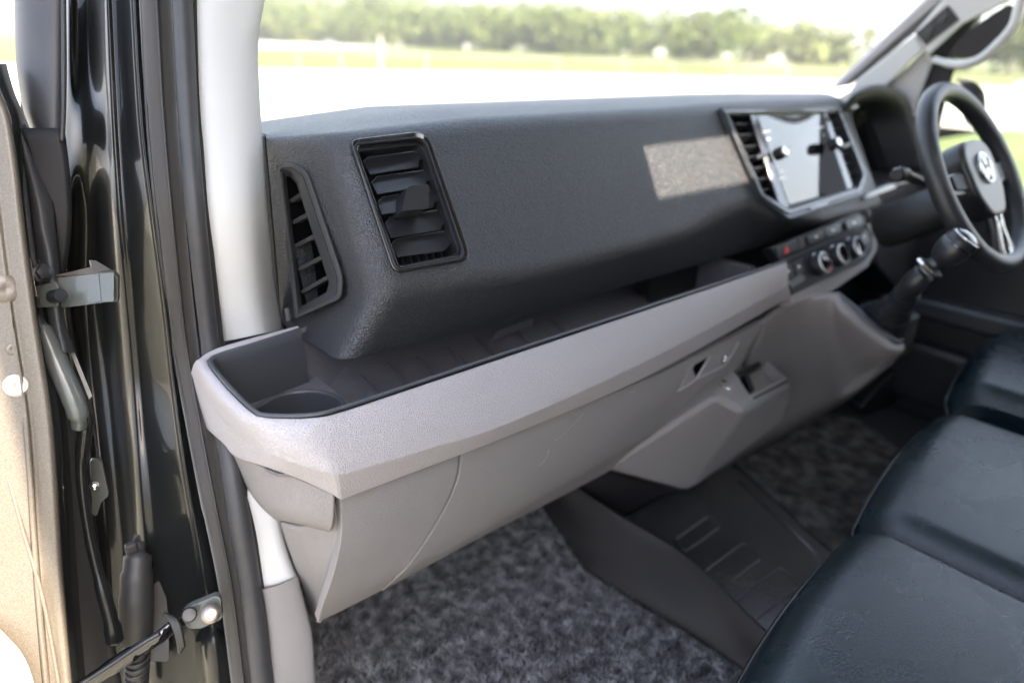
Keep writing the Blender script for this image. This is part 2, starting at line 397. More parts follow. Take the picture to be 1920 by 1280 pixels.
def tree(px, py, h, r, lab, m, seed):
    b = at(px, py, z=0); t = thing('tree', lab, 'tree', b, 'trees standing in the hedge')
    tube('trunk', [b, b + V((.1, 0, h * .35)), b + V((-.1, .1, h * .6))], [.22, .16, .08], M['wood'], t, seg=8)
    rr = random.Random(seed); cs = [(b.x + rr.uniform(-.5, .5) * r, b.y + rr.uniform(-.5, .5) * r, b.z + h * rr.uniform(.45, .85), r * rr.uniform(.4, .65)) for _ in range(9)]
    link(bpy.data.objects.new('crown', leaves('crown', cs, 2600, .35, m, seed)), t)
tree(1310, 100, 9.5, 4, 'round tree behind the hedge above the middle of the dashboard', M['leaf_a'], 1)
tree(1450, 112, 4.2, 2, 'small bushy tree in the hedge left of the driver side windscreen pillar', M['leaf_a'], 2)
tree(880, 78, 10, 5, 'tall bushy tree in the hedge above the vinyl dash panel', M['leaf_a'], 3)
tree(625, 74, 11, 5, 'tree in the hedge right of the pale passenger pillar', M['leaf_a'], 5)
tree(1890, 140, 5, 3, "green tree seen through the driver's door window", M['leaf_a'], 6)

# post and rail fence along the verge
fn = thing('fence', 'pale timber post and rail fence along the grass verge beyond the windscreen', 'fence', at(715, 133, z=0))
posts = []
for px, py in [(560, 128), (640, 131), (715, 134), (800, 134), (1045, 137), (1170, 141), (1260, 143), (1368, 147), (1475, 150)]:
    b = at(px, py, z=0); posts.append(b); hh = 1.7 if px == 715 else .9
    box('post', b + V((0, 0, hh / 2)), (.16 if px == 715 else .09, .09, hh), M['wood'], fn)
for a, b in zip(posts, posts[1:]):
    tube('rail', [a + V((0, 0, .8)), b + V((0, 0, .8))], .035, M['wood'], fn, seg=6)

# ------------------------------------------------------------------ the cab shell
FLOOR_Z = 0.78
s = sheet('cab_floor', [(.10, -.8), (2.1, -.8), (2.1, 1.32), (.10, 1.32)], FLOOR_Z - .012, M['carpet'])
roof = box('cab_roof', (1.05, -.02, 2.47), (1.98, 1.5, .05), M['headliner']); roof['kind'] = 'structure'
# unseen roof opening, added and shaped to cast the sun patch on the dash
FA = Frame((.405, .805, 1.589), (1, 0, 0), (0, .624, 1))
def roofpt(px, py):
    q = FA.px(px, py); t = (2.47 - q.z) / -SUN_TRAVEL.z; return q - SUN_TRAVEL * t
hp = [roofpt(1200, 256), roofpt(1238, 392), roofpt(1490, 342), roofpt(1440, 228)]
c = ext('sun_patch_cutter', [p + V((0, 0, -.2)) for p in hp], (0, 0, .4), M['headliner'])
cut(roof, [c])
rear = box('cab_bulkhead', (1.05, -.80, 1.6), (1.98, .05, 1.75), M['bulkhead']); rear['kind'] = 'structure'
side = box('left_body_side', (.10, -.62, 1.5), (.06, .42, 2.0), M['body']); side['kind'] = 'structure'
box('side_sill', (.12, .15, .64), (.12, 1.6, .20), M['body'])['kind'] = 'structure'
box('left_roof_rail', (.13, .0, 2.36), (.12, 1.5, .26), M['headliner'], bevel=.02)['kind'] = 'structure'
# engine bay / scuttle below the windscreen keeps light out from under the dash
box('front_bulkhead', (1.1, 1.30, 1.05), (2.0, .05, .9), M['matt'])['kind'] = 'structure'

# windscreen
ws = ext('windscreen', [(.33, 1.52, 1.47), (1.99, 1.40, 1.47), (1.90, .76, 2.34), (.36, .78, 2.34)], (0, -.004, -.003), M['glass'])
tag(ws, 'large clear windscreen above the dashboard with the field behind it', 'windscreen')

# ------------------------------------------------------------------ dashboard
dash = thing('dashboard', 'black grained van dashboard with light grey shelf running across the cab', 'dashboard', (.75, .75, 1.3))
# upper vinyl body: closed section swept across the cab
def sec(x, T1y, T2, Fp, Lp):
    return T2, Fp, Lp
ux = [
    # crest,              top edge,          lower crease,        lip
    [at(500, 251, y=.95), at(499, 264, y=.93), at(528, 596, y=.92), at(546, 611, y=.90)],
    [at(592, 230, y=.92), FA.px(638, 251), FA.px(712, 547), at(640, 682, y=.705)],
]
def arow(x, t2z=1.594, fz=1.397, lz=1.318, ly=.72, cz=1.606, cy=.90):
    k = lambda z: .805 + (z - 1.589) * .624
    return [V((x, cy, cz)), V((x, k(t2z), t2z)), V((x, k(fz), fz)), V((x, ly, lz))]
ux += [arow(.62), arow(.86, fz=1.397), arow(1.00, fz=1.403), arow(1.10, fz=1.42), arow(1.20, fz=1.425, t2z=1.597), arow(1.27, fz=1.392, t2z=1.597), arow(1.45, t2z=1.597, fz=1.36, cy=.88), arow(1.72, t2z=1.59, fz=1.36, cy=.85, cz=1.604)]
full = []
for r in ux:
    full.append([V((r[0].x, 1.50, 1.50)), V((r[0].x, 1.15, r[0].z - .02)), r[0], r[1], r[2], r[3], V((r[3].x, .95, r[3].z - .01)), V((r[3].x, 1.50, 1.30))])
def soften(A, B, C, ra, rb, n=9):
    out = []
    for t in [i / (n - 1) for i in range(n)]:
        sec_ = []
        for p, q_, r_ in zip(A, B, C):
            s_ = q_ + (p - q_).normalized() * min(ra, (p - q_).length * .45) if (p - q_).length > 1e-6 else q_
            e_ = q_ + (r_ - q_).normalized() * min(rb, (r_ - q_).length * .45)
            sec_.append((s_ * (1 - t) + q_ * t) * (1 - t) + (q_ * (1 - t) + e_ * t) * t)
        out.append(sec_)
    return out
full = [full[0]] + soften(full[0], full[1], full[2], .034, .034) + full[2:]
rows = [rnd(r, [0, .05, .045, .022, .020, .004, .01, 0], 8) for r in full]
def fix(r):
    return r
up = loft('upper_panel', rows, M['dash'], dash, closed=True, caps=True)
# --- openings
v_out = rnd(FA.pxl([(655, 263), (799, 246), (884, 488), (738, 514)], .001), [.012, .022, .02, .014], 6)
v_in = rnd(FA.pxl([(668, 276), (795, 262), (868, 478), (749, 502)], .001), [.008, .016, .012, .008], 6)
vc = ext('vent_cutter', [p + FA.n * .02 for p in rnd(FA.pxl([(659, 266), (798, 250), (880, 486), (741, 511)], 0), .012, 4)], -FA.n * .085, M['void'])
# end facet frame
E0, E1, E2 = at(638, 262, y=.79), at(700, 540, y=.705), at(505, 300, y=.93)
FE = Frame(E0, E0 - E2, E0 - at(700, 540, y=.705))
side_o = [(516, 306), (548, 304), (575, 322), (641, 520), (638, 560), (553, 598)]
side_i = [(536, 330), (545, 332), (556, 345), (617, 530), (612, 548), (566, 574)]
se_w = .006
sc_ = ext('side_cutter', [p + FE.n * .03 for p in FE.pxl([(521, 311), (546, 309), (571, 326), (635, 520), (633, 555), (557, 592)], 0)], -FE.n * .075, M['void'])
c_o = [(1353, 200), (1572, 195), (1631, 327), (1622, 363), (1481, 411), (1427, 371)]
c_i = [(1366, 215), (1573, 211), (1617, 327), (1606, 351), (1479, 390), (1432, 364)]
cc = ext('centre_cutter', [p + FA.n * .04 for p in FA.pxl([(1360, 207), (1572, 203), (1624, 327), (1614, 357), (1480, 402), (1430, 368)])], -FA.n * .10, M['void'])
cut(up, [vc, sc_, cc])
for p in up.data.polygons: p.use_smooth = True
sharp(up, 38)

# --- passenger air vent
vent = ringf('air_vent', [p + FA.n * .003 for p in v_out], [p + FA.n * .001 for p in v_in], -FA.n * .012, M['gloss'], dash, bevel=.0018, seg=3)
tag(vent, 'gloss black framed rectangular air vent nearest the passenger door')
v_m1 = rnd(FA.pxl([(660, 269), (797, 254), (876, 485), (743, 508)], .0045), [.010, .018, .016, .011], 6)
v_m2 = rnd(FA.pxl([(664, 272), (796, 258), (872, 481), (746, 505)], .0045), [.009, .017, .014, .009], 6)
ringf('frame', v_m1, v_m2, -FA.n * .006, M['satin'], vent, bevel=.001)
ringf('housing', [p - FA.n * .006 for p in v_in], [p + (FA.px(768, 382) - p) * .04 - FA.n * .006 for p in v_in], -FA.n * .058, M['satin'], vent)
ext('duct', [p - FA.n * .060 for p in v_in], -FA.n * .002, M['void'], vent)
rows5 = [((681, 304), (690, 295), (797, 281), (802, 296), (786, 301), (785, 313), (694, 327)),
         ((696, 343), (707, 331), (811, 317), (814, 334), (800, 341), (798, 350), (708, 364)),
         ((708, 380), (718, 369), (823, 354), (827, 372), (816, 378), (812, 389), (716, 402)),
         ((722, 420), (731, 409), (836, 391), (840, 408), (830, 420), (826, 431), (733, 446)),
         ((733, 459), (742, 448), (848, 431), (852, 446), (843, 460), (833, 470), (746, 482))]
for pts in rows5:
    q = []
    for i, (a, b) in enumerate(pts):
        wv = -.020 if i in (0, 1, 2, 3) else -.011
        q.append(FA.px(a, b, wv))
    n_ = (q[2] - q[1]).cross(q[6] - q[1]).normalized()
    if n_.dot(FA.n) < 0: n_ = -n_
    ext('slat', q, -n_ * .0022, M['satin'], vent, bevel=.0006, seg=2)
    # rounded nose along the upper edge; its lighter colour paints in the highlight
    tube('slat_highlight', [q[0], q[1], q[2], q[3]], .0009, M['bezel'], vent, seg=8)
uvs = [FA.uv(p) for p in v_in]; u0, u1 = min(q[0] for q in uvs), max(q[0] for q in uvs); w0, w1 = min(q[1] for q in uvs), max(q[1] for q in uvs)
for i in range(8):
    a = u0 + (u1 - u0) * (i + .6) / 8.4
    ext('vane', [FA.p(a, w0 + .004, -.034), FA.p(a, w1 - .004, -.034), FA.p(a, w1 - .004, -.054), FA.p(a, w0 + .004, -.054)], FA.u * .0018, M['charcoal'], vent)
kb = [FA.px(a, b, .012) for a, b in [(754, 396), (763, 353), (769, 348), (801, 345), (805, 349), (803, 386), (800, 391)]]
ext('adjuster', rnd(kb, .002, 3), -FA.n * .030, M['satin'], vent, bevel=.0022, seg=3)

# --- side demister vent in the end facet
so_ = rnd(FE.pxl(side_o, .002), [.006, .010, .01, .012, .008, .004], 5); si_ = rnd(FE.pxl(side_i, -.010), [.002] * 6, 5)
sv = ringf('side_air_vent', so_, rnd(FE.pxl([(525, 316), (547, 314), (568, 330), (633, 524), (630, 554), (558, 588)], .002), [.005, .008, .008, .01, .006, .003], 5), -FE.n * .004, M['charcoal'], dash, bevel=.0012)
tag(sv, 'charcoal triangular demister vent in the end of the dash beside the pillar')
ins = rnd(FE.pxl([(525, 316), (547, 314), (568, 330), (633, 524), (630, 554), (558, 588)], .002), [.005, .008, .008, .01, .006, .003], 5)
vs = ins + si_; n = len(ins)
mesh('surround', vs, [[i, (i + 1) % n, n + (i + 1) % n, n + i] for i in range(n)], M['charcoal'], sv)
mesh('duct', si_ + [p - FE.n * .028 for p in si_], [[i, (i + 1) % n, n + (i + 1) % n, n + i] for i in range(n)] + [[n + i for i in range(n)]], M['void'], sv)
for a, b in [((541, 375), (563, 361)), ((545, 415), (578, 397)), ((550, 459), (590, 438)), ((556, 503), (603, 478)), ((561, 546), (615, 515))]:
    p0, p1 = FE.px(a[0], a[1], -.011), FE.px(b[0], b[1], -.011); dn = V((0, 0, -.006))
    ext('slat', [p0, p1, p1 + dn - FE.n * .001, p0 + dn - FE.n * .001], -FE.n * .016 + V((0, 0, .004)), M['charcoal'], sv, bevel=.001)
# thin seam between the end facet and the pillar trim
ext('end_cover', [at(497, 256, y=.935), at(500, 252, y=.97), at(530, 600, y=.95), at(526, 598, y=.925)], (-.006, .03, 0), M['matt'], dash, bevel=.002)

# --- centre unit: screen between two vents
co, ci = FA.pxl(c_o, .010), FA.pxl(c_i, .006)
cu = ringf('centre_unit', rnd(co, [.003, .003, .01, .012, .012, .01], 4), rnd(ci, [.003, .003, .008, .01, .01, .008], 4), -FA.n * .03, M['bezel'], dash, bevel=.003, seg=3)
tag(cu, 'satin graphite surround holding the touch screen between two louvred vents')
mid = lambda f, w: rnd(FA.pxl([(a + (c - a) * f, b + (d - b) * f) for (a, b), (c, d) in zip(c_o, c_i)], w), [.003, .003, .01, .012, .012, .01], 4)
ringf('bezel_groove', mid(.5, .0125), mid(.72, .0125), -FA.n * .004, M['gloss'], cu, bevel=.0008)
ext('duct', FA.pxl(c_i, -.052), -FA.n * .004, M['void'], cu)
ringf('housing', FA.pxl([(a - 1, b) for a, b in c_i], -.01), FA.pxl([(a + (1500 - a) * .012, b + (300 - b) * .012) for a, b in c_i], -.01), -FA.n * .042, M['matt'], cu)
ext('post', FA.pxl([(1406, 214), (1418, 214), (1480, 389), (1464, 391)], .004), -FA.n * .05, M['gloss'], cu, bevel=.0018)
ext('post', FA.pxl([(1543, 212), (1552, 212), (1600, 352), (1589, 355)], .004), -FA.n * .05, M['gloss'], cu, bevel=.0018)
SCR = [FA.px(1419, 214, .000), FA.px(1542, 212, .000), FA.px(1588, 355, -.030), FA.px(1481, 388, -.034)]
sc = ext('touch_screen', SCR, -FA.n * .012, M['glass_screen'], cu)
FS = Frame(SCR[3], SCR[2] - SCR[3], SCR[0] - SCR[3])
for cxp, cyp, ww, hh in [(1436, 246, 9, 1.5), (1441, 260, 3, 2), (1540, 238, 6, 1.5), (1548, 252, 4, 1.5), (1465, 319, 3, 2.5), (1468, 333, 6, 1.5), (1564, 301, 3, 1.5), (1567, 314, 5, 1.5)]:
    ext('screen_icon', FS.pxl([(cxp - ww, cyp + ww * .18), (cxp + ww, cyp - ww * .18), (cxp + ww + .4, cyp - ww * .18 + hh), (cxp - ww + .4, cyp + ww * .18 + hh)], .0012), -FS.n * .0003, M['icon'], sc)
for (a, b), (c_, d) in [((1368, 228), (1409, 228)), ((1379, 249), (1417, 247)), ((1388, 271), (1425, 268)), ((1398, 291), (1433, 286)), ((1407, 312), (1441, 307)), ((1415, 333), (1447, 328)), ((1423, 354), (1454, 348))]:
    p0, p1 = FA.px(a, b + 3, -.004), FA.px(c_, d + 3, -.004)
    ext('slat', [p0, p1, p1 - FA.n * .026 - FA.v * .008, p0 - FA.n * .026 - FA.v * .008], -FA.v * .0022, M['satin'], cu, bevel=.0006, seg=2)
for (a, b), (c_, d) in [((1552, 226), (1578, 222)), ((1558, 240), (1585, 236)), ((1565, 255), (1591, 251)), ((1571, 270), (1597, 266)), ((1576, 287), (1602, 283)), ((1582, 304), (1607, 300)), ((1588, 322), (1611, 318)), ((1592, 338), (1609, 334))]:
    p0, p1 = FA.px(a, b + 2, -.004), FA.px(c_, d + 2, -.004)
    ext('slat', [p0, p1, p1 - FA.n * .026 - FA.v * .008, p0 - FA.n * .026 - FA.v * .008], -FA.v * .0022, M['satin'], cu, bevel=.0006, seg=2)
for (a, b) in [(1455, 291), (1556, 274)]:
    lathe('knob', FA.px(a, b, .0), FA.n, [(.0125, 0), (.0128, .010), (.0124, .020), (.0100, .0220), (.0095, .0235), (.004, .024)], None, cu, mats=[M['satin'], M['chrome']], mi=[0, 0, 0, 1, 1], seg=28)
for (a, b), (c_, d) in [((1420, 290), (1437, 284)), ((1580, 271), (1600, 262))]:
    ext('vent_tab', [FA.px(a, b, .012), FA.px(c_, d, .012), FA.px(c_ + 1, d + 9, .010), FA.px(a + 1, b + 9, .010)], -FA.n * .02, M['satin'], cu, bevel=.002)
ext('usb_slot', FA.pxl([(1520, 389), (1552, 378), (1553, 382), (1521, 393)], .0112), -FA.n * .004, M['gloss'], cu)

# --- switch row and climate panel
backing = FA.pxl([(1447, 462), (1494, 444), (1516, 436), (1610, 396), (1624, 404), (1637, 436), (1637, 462), (1626, 486), (1486, 553), (1466, 492)], .001)
cp = ext('climate_panel', rnd(FA.pxl([(1464, 491), (1621, 425), (1632, 432), (1638, 455), (1634, 472), (1620, 488), (1486, 553)], .006), [.003, .004, .006, .008, .008, .01, .004], 4), -FA.n * .02, M['panel'], dash, bevel=.002)
tag(cp, 'gloss black heater panel with three chrome ringed dials')
for (a, b) in [(1531, 497), (1565, 481), (1595, 467)]:
    lathe('dial', FA.px(a, b, .004), FA.n, [(.0245, 0), (.0245, .003), (.0225, .004), (.0220, .019), (.0215, .0205), (.0190, .0215), (.0180, .0195), (.0170, .019)], None, cp, mats=[M['gloss'], M['satin'], M['silver']], mi=[0, 0, 1, 2, 2, 0, 0], seg=36)
t0 = FA.px(1531, 497)
ext('red_mark', [t0 + FA.p(a, b, .0275) - FA.o for a, b in [(-.010, -.016), (.0, -.019), (.001, -.0145), (-.009, -.0115)]], -FA.n * .0008, M['red'], cp)
for a, b in [(1468, 502), (1488, 493)]:
    ext('button', FA.pxl([(a, b), (a + 17, b - 8), (a + 22, b + 14), (a + 6, b + 22)], .0078), -FA.n * .003, M['satin'], cp, bevel=.0008)
    ext('button_icon', FA.pxl([(a + 8, b + 5), (a + 12, b + 3), (a + 13, b + 8), (a + 9, b + 10)], .0083), -FA.n * .0003, M['print'], cp)
ext('button', FA.pxl([(1474, 528), (1505, 512), (1510, 524), (1484, 540)], .0078), -FA.n * .003, M['satin'], cp, bevel=.0008)
for a, b in [(1612, 440)]:
    ext('button', FA.pxl([(a, b), (a + 13, b - 6), (a + 18, b + 12), (a + 6, b + 18)], .0078), -FA.n * .003, M['satin'], cp, bevel=.0008)
    ext('button_icon', FA.pxl([(a + 6, b + 2), (a + 9, b + 1), (a + 10, b + 4), (a + 7, b + 5)], .0083), -FA.n * .0003, M['print'], cp)
sp = ext('switch_panel', FA.pxl([(1444, 464), (1520, 434), (1608, 397), (1622, 404), (1626, 424), (1464, 492)], -.004), -FA.n * .02, M['panel'], dash, bevel=.002)
hz = ext('hazard_button', FA.pxl([(1456, 464), (1494, 447), (1499, 467), (1461, 483)], .002), -FA.n * .006, M['satin'], sp, bevel=.001)
ext('warning_triangle', FA.pxl([(1475, 460), (1481, 472), (1471, 476)], .0026), -FA.n * .0004, M['red'], hz)
ext('card_slot', FA.pxl([(1497, 446), (1507, 443), (1510, 463), (1500, 467)], .004), -FA.n * .006, M['charcoal'], sp, bevel=.001)
for pl in ([(1514, 443), (1544, 431), (1548, 446), (1518, 458)], [(1546, 430), (1575, 418), (1578, 434), (1550, 446)], [(1586, 416), (1613, 405), (1617, 420), (1590, 431)]):
    b_ = ext('button', FA.pxl(pl, .002), -FA.n * .006, M['satin'], sp, bevel=.001)
    mx, my = sum(a for a, b in pl) / 4, sum(b for a, b in pl) / 4
    ext('button_icon', FA.pxl([(mx - 3, my - 1), (mx + 2, my - 3), (mx + 3, my), (mx - 2, my + 2)], .0026), -FA.n * .0003, M['print'], sp)

# ------------------------------------------------------------------ shelf: tray + light grey ledge
Z_R = 1.332
def zp(px, py, z): return at(px, py, z=z)
rim_px = [(562, 617), (480, 643), (412, 664), (394, 674), (393, 686), (430, 732), (474, 773), (500, 782), (560, 783), (600, 779), (622, 774), (640, 768), (660, 762), (800, 715), (960, 661), (1230, 572), (1474, 491)]
rim = [zp(a, b, Z_R) for a, b in rim_px]
rim[0] = at(562, 617, z=Z_R)
R0 = rim
crest_px = [(556, 611, 'z', 1.338), (478, 630, 'z', 1.338), (405, 651, 'z', 1.338), (370, 668, 'z', 1.336), (363, 681, 'z', 1.334), (400, 738, 'z', 1.330), (440, 784, 'z', 1.326), (466, 806, 'z', 1.322), (505, 822, 'y', .615), (560, 842, 'y', .592), (602, 854, 'y', .583), (620, 858, 'y', .580), (642, 854, 'y', .579), (790, 812, 'y', .578), (960, 762, 'y', .578), (1230, 640, 'y', .583), (1477, 515, 'y', .596)]
crease_px = [(556, 616, 'z', 1.325), (478, 636, 'z', 1.325), (398, 662, 'z', 1.32), (362, 700, 'x', .200), (361, 705, 'x', .198), (390, 752, 'x', .196), (425, 798, 'x', .197), (455, 826, 'x', .200), (505, 850, 'y', .63), (560, 870, 'y', .600), (616, 886, 'y', .578), (632, 890, 'y', .574), (652, 886, 'y', .573), (790, 845, 'y', .573), (960, 791, 'y', .573), (1230, 668, 'y', .578), (1478, 535, 'y', .592)]
bot_px = [(556, 622, 'z', 1.27), (478, 650, 'z', 1.27), (398, 700, 'z', 1.27), (366, 780, 'x', .205), (367, 790, 'x', .200), (392, 812, 'x', .197), (418, 834, 'x', .198), (440, 858, 'x', .202), (505, 880, 'y', .65), (570, 903, 'y', .618), (622, 928, 'y', .598), (640, 938, 'y', .592), (660, 932, 'y', .592), (790, 882, 'y', .592), (960, 816, 'y', .592), (1230, 700, 'y', .594), (1484, 558, 'y', .602)]
def kk(L): return [at(a, b, **{k: v}) for a, b, k, v in L]
R1, R2, R3 = kk(crest_px), kk(crease_px), kk(bot_px)
R1a = [a.lerp(b, .10) + V((0, 0, .002)) for a, b in zip(R0, R1)]
R1b = [a.lerp(b, .86) + V((0, 0, .004 if i > 8 else .002)) for i, (a, b) in enumerate(zip(R0, R1))]
R4 = [p + V((.035 if i < 9 else .0, .0 if i < 8 else .03, .003)) for i, p in enumerate(R3)]
R2b = [a.lerp(b, .92) for a, b in zip(R2, R3)]
R2a = [a.lerp(b, .90) for a, b in zip(R1b, R2)]
R2c = [a.lerp(b, .12) for a, b in zip(R2, R3)]
R0d = [p + V((0, 0, -.02)) for p in R0]
ledge = loft('shelf_ledge', [R0d, R0, R1a, R1b, R2a, R2, R2c, R2b, R3, R4], M['ledge'], dash, nu=150)
m = ledge.modifiers.new('round', 'SUBSURF'); m.levels = 1; m.render_levels = 2
tag(ledge, 'light grey grained ledge running along the open storage shelf')
# dark liner of the tray: raised bead, wall, floor, stepped rear
C0 = V((.75, .70, 0))
def inward(p, dd, z):
    # move towards the middle line of the tray
    c = V((min(max(p.x, .30), 1.15), .72, p.z)); v = (c - p); v.z = 0
    q = p + v.normalized() * dd; q.z = z; return q
bead = [R0] + [[inward(p, a, Z_R + b) for p in R0] for a, b in ((-.001, .002), (.003, .0035), (.006, .001))] + [[inward(p, .008, Z_R - .012) for p in R0], [inward(p, .012, 1.253) for p in R0]]
loft('tray_rim', bead, M['rim'], dash, nu=120)
# tray body: swept section along x (floor, step, rear wall), closed by the liner above
sect = [(.640, 1.250), (.645, 1.228), (.80, 1.222), (.812, 1.236), (.835, 1.238), (.845, 1.252), (.885, 1.262), (.90, 1.34)]
secL = [(.640, 1.250), (.645, 1.226), (.795, 1.222), (.812, 1.223), (.822, 1.23), (.830, 1.25), (.838, 1.29), (.842, 1.330)]
tr = [[V((x, a, b)) for a, b in sect] for x in (.345, .350, .375, .6, .9, 1.20)]
tray = loft('tray', tr, M['tray'], dash, solid=.004)
fin = [inward(p, .008, 1.240) for p in R0[3:11]]
tf = ext('tray_floor', [p + V((0, 0, .016)) for p in fin] + [V((.355, .66, 1.256)), V((.355, .84, 1.256))], (0, 0, -.004), M['tray'], dash)
cupc = at(560, 771, z=1.258)
cut(tf, [lathe('cutter', cupc, (0, 0, 1), [(.0565, -.02), (.0565, .02)], M['void'], seg=48)])
for p in tf.data.polygons: p.use_smooth = False
# rear wall of the open end next to the pillar, rising to the rim
wt = [at(a, b, z=Z_R) + V((0, .001, -.001)) for a, b in ((393, 688), (395, 676), (412, 664), (480, 643), (562, 617))] + [V((.48, .868, Z_R))]
loft('tray_rear_wall', [wt, [V((p.x + .006, p.y - .008, 1.24)) for p in wt], [V((p.x + .020, p.y - .03, 1.226)) for p in wt]], M['tray'], dash, nu=30, nv=16, solid=.003)
cup = at(560, 768, z=1.262); 
cupc = at(560, 771, z=1.258)
ch_ = []
for r_, h_ in [(.060, .0), (.0575, .0015), (.0548, .0005), (.0545, -.004), (.050, -.07), (.0495, -.075)]:
    ch_.append([cupc + V((r_ * math.cos(a), r_ * math.sin(a), h_)) for a in [2 * math.pi * i / 56 for i in range(56)]])
ch_.append([cupc + V((0, 0, -.076)) + (p - cupc - V((0, 0, -.075))) * .01 for p in ch_[-1]])
loft('cup_holder', ch_, M['rim'], dash, closed=True)
for x in (.42, .47, .52, .58, .64, .72, .80):
    ext('tray_rib', [V((x, .765, 1.226)), V((x, .812, 1.2405)), V((x, .845, 1.2425)), V((x, .845, 1.236)), V((x, .765, 1.220))], (.0009, 0, 0), M['tray'], dash)
ext('tray_divider', [V((.66, .815, 1.236)), V((.76, .825, 1.236)), V((.76, .825, 1.252)), V((.675, .82, 1.252))], (0, .006, 0), M['tray'], dash, bevel=.003)
box('tray_end_wall', (1.215, .79, 1.25), (.02, .22, .10), M['tray'], dash, bevel=.004)
box('inner_structure', (1.30, 1.05, 1.17), (.5, .5, .30), M['matt'], dash)
box('inner_structure', (.75, 1.06, 1.15), (1.0, .36, .14), M['matt'], dash)

# ------------------------------------------------------------------ glovebox and its end
def row_y(pts): return [at(a, b, y=y) for a, b, y in pts]
gp = loft('glovebox_side_panel', [
    row_y([(637, 934, .606), (720, 903, .606), (861, 850, .606)]),
    row_y([(640, 975, .605), (720, 950, .603), (855, 895, .603)]),
    row_y([(637, 1025, .606), (720, 1000, .604), (826, 963, .604)]),
    row_y([(622, 1085, .615), (700, 1060, .614), (770, 1050, .614)]),
    row_y([(606, 1130, .630), (665, 1112, .630), (738, 1085, .630)]),
    row_y([(596, 1166, .655), (650, 1140, .655), (712, 1108, .655)])], M['taupe'], dash, nu=16, nv=20, solid=.012, bevel=.0015)
gl = loft('glovebox_lid', [
    row_y([(865, 848, .606), (960, 812, .606), (1250, 694, .606), (1440, 598, .612)]),
    row_y([(859, 896, .603), (960, 858, .603), (1240, 735, .606), (1412, 640, .612)]),
    row_y([(829, 965, .604), (960, 915, .604), (1200, 790, .610), (1385, 690, .618)]),
    row_y([(773, 1052, .614), (940, 968, .614), (1180, 835, .622), (1352, 735, .632)]),
    row_y([(741, 1086, .630), (920, 992, .630), (1120, 880, .640), (1345, 752, .650)]),
    row_y([(715, 1108, .655), (900, 1008, .655), (1120, 895, .660), (1345, 768, .668)])], M['taupe'], dash, nu=40, nv=24, solid=.012, bevel=.0015)
tag(gl, 'large taupe glovebox lid with a curved left edge')
# side of the glovebox and the rounded bracket under the ledge
loft('glovebox_end', [
    [at(525, 980, y=.70), at(575, 985, y=.66), at(630, 940, y=.622)],
    [at(545, 1040, y=.72), at(590, 1060, y=.67), at(634, 1028, y=.616)],
    [at(570, 1110, y=.74), at(600, 1110, y=.69), at(618, 1088, y=.622)],
    [at(590, 1166, y=.75), at(592, 1166, y=.71), at(597, 1166, y=.662)]], M['taupe'], dash, nu=14, nv=18, solid=.004)
br = loft('end_bracket', [
    [at(418, 826, x=.212), at(470, 866, y=.70), at(545, 892, y=.640), at(626, 925, y=.604)],
    [at(432, 862, x=.216), at(480, 900, y=.70), at(548, 925, y=.638), at(626, 948, y=.602)],
    [at(452, 905, x=.224), at(492, 940, y=.70), at(552, 962, y=.640), at(624, 978, y=.604)],
    [at(475, 935, x=.236), at(505, 962, y=.71), at(556, 978, y=.650), at(621, 994, y=.612)],
    [at(500, 958, x=.248), at(520, 975, y=.73), at(570, 985, y=.67), at(618, 998, y=.628)]], M['taupe'], dash, nu=24, nv=18, solid=.006, bevel=.002)
tag(br, 'rounded taupe end cap under the left end of the ledge')
# handle recess and lock
GH = Frame(at(1300, 700, y=.606), (1, .02, 0), (0, .10, 1))
hd = ext('glovebox_handle', rnd(GH.pxl([(1276, 731), (1296, 686), (1330, 667), (1352, 654), (1387, 640), (1360, 689), (1312, 709)], .002), .001, 2), -GH.n * .004, M['taupe'], dash, bevel=.001)
ext('recess', rnd(GH.pxl([(1299, 692), (1302, 684), (1331, 668), (1306, 709)], .0026), .003, 3), -GH.n * .004, M['void'], hd)  # flat black plate in place of a hollow; its shade is in the colour
tube('handle_lip', [GH.px(1306, 709, .004), GH.px(1331, 667, .004)], .0018, M['ledge'], hd, seg=8)
tube('handle_edge', [GH.px(1271, 733, .003), GH.px(1290, 722, .004), GH.px(1304, 711, .004), GH.px(1330, 699, .004), GH.px(1357, 686, .004), GH.px(1372, 665, .004), GH.px(1385, 641, .003)], .0015, M['ledge'], hd, seg=8)
lathe('lock', GH.px(1356, 673, .002), GH.n, [(.0075, 0), (.0075, .004), (.005, .005), (.0045, .002)], M['chrome'], hd, seg=20)

# ------------------------------------------------------------------ lower centre of the dash
loft('lower_console', [
    row_y([(1432, 606, .605), (1484, 566, .606), (1562, 548, .57), (1585, 566, .54), (1630, 604, .49), (1676, 642, .445), (1697, 648, .43)]),
    row_y([(1428, 630, .612), (1484, 590, .605), (1552, 566, .565), (1575, 585, .535), (1622, 622, .485), (1672, 655, .44), (1696, 656, .43)]),
    row_y([(1400, 690, .64), (1470, 690, .62), (1540, 660, .58), (1580, 650, .55), (1620, 665, .50), (1665, 668, .45), (1690, 662, .435)]),
    row_y([(1370, 780, .67), (1450, 760, .63), (1530, 730, .59), (1580, 715, .56), (1620, 700, .52), (1655, 685, .47), (1684, 668, .445)]),
    row_y([(1345, 850, .68), (1430, 815, .64), (1500, 785, .61), (1560, 755, .58), (1600, 735, .54), (1645, 702, .49), (1678, 675, .455)]),
    row_y([(1320, 905, .72), (1410, 848, .68), (1490, 805, .65), (1550, 772, .62), (1595, 745, .57), (1642, 708, .51), (1676, 680, .47)])], M['taupe'], dash, nu=48, nv=32, solid=.012)
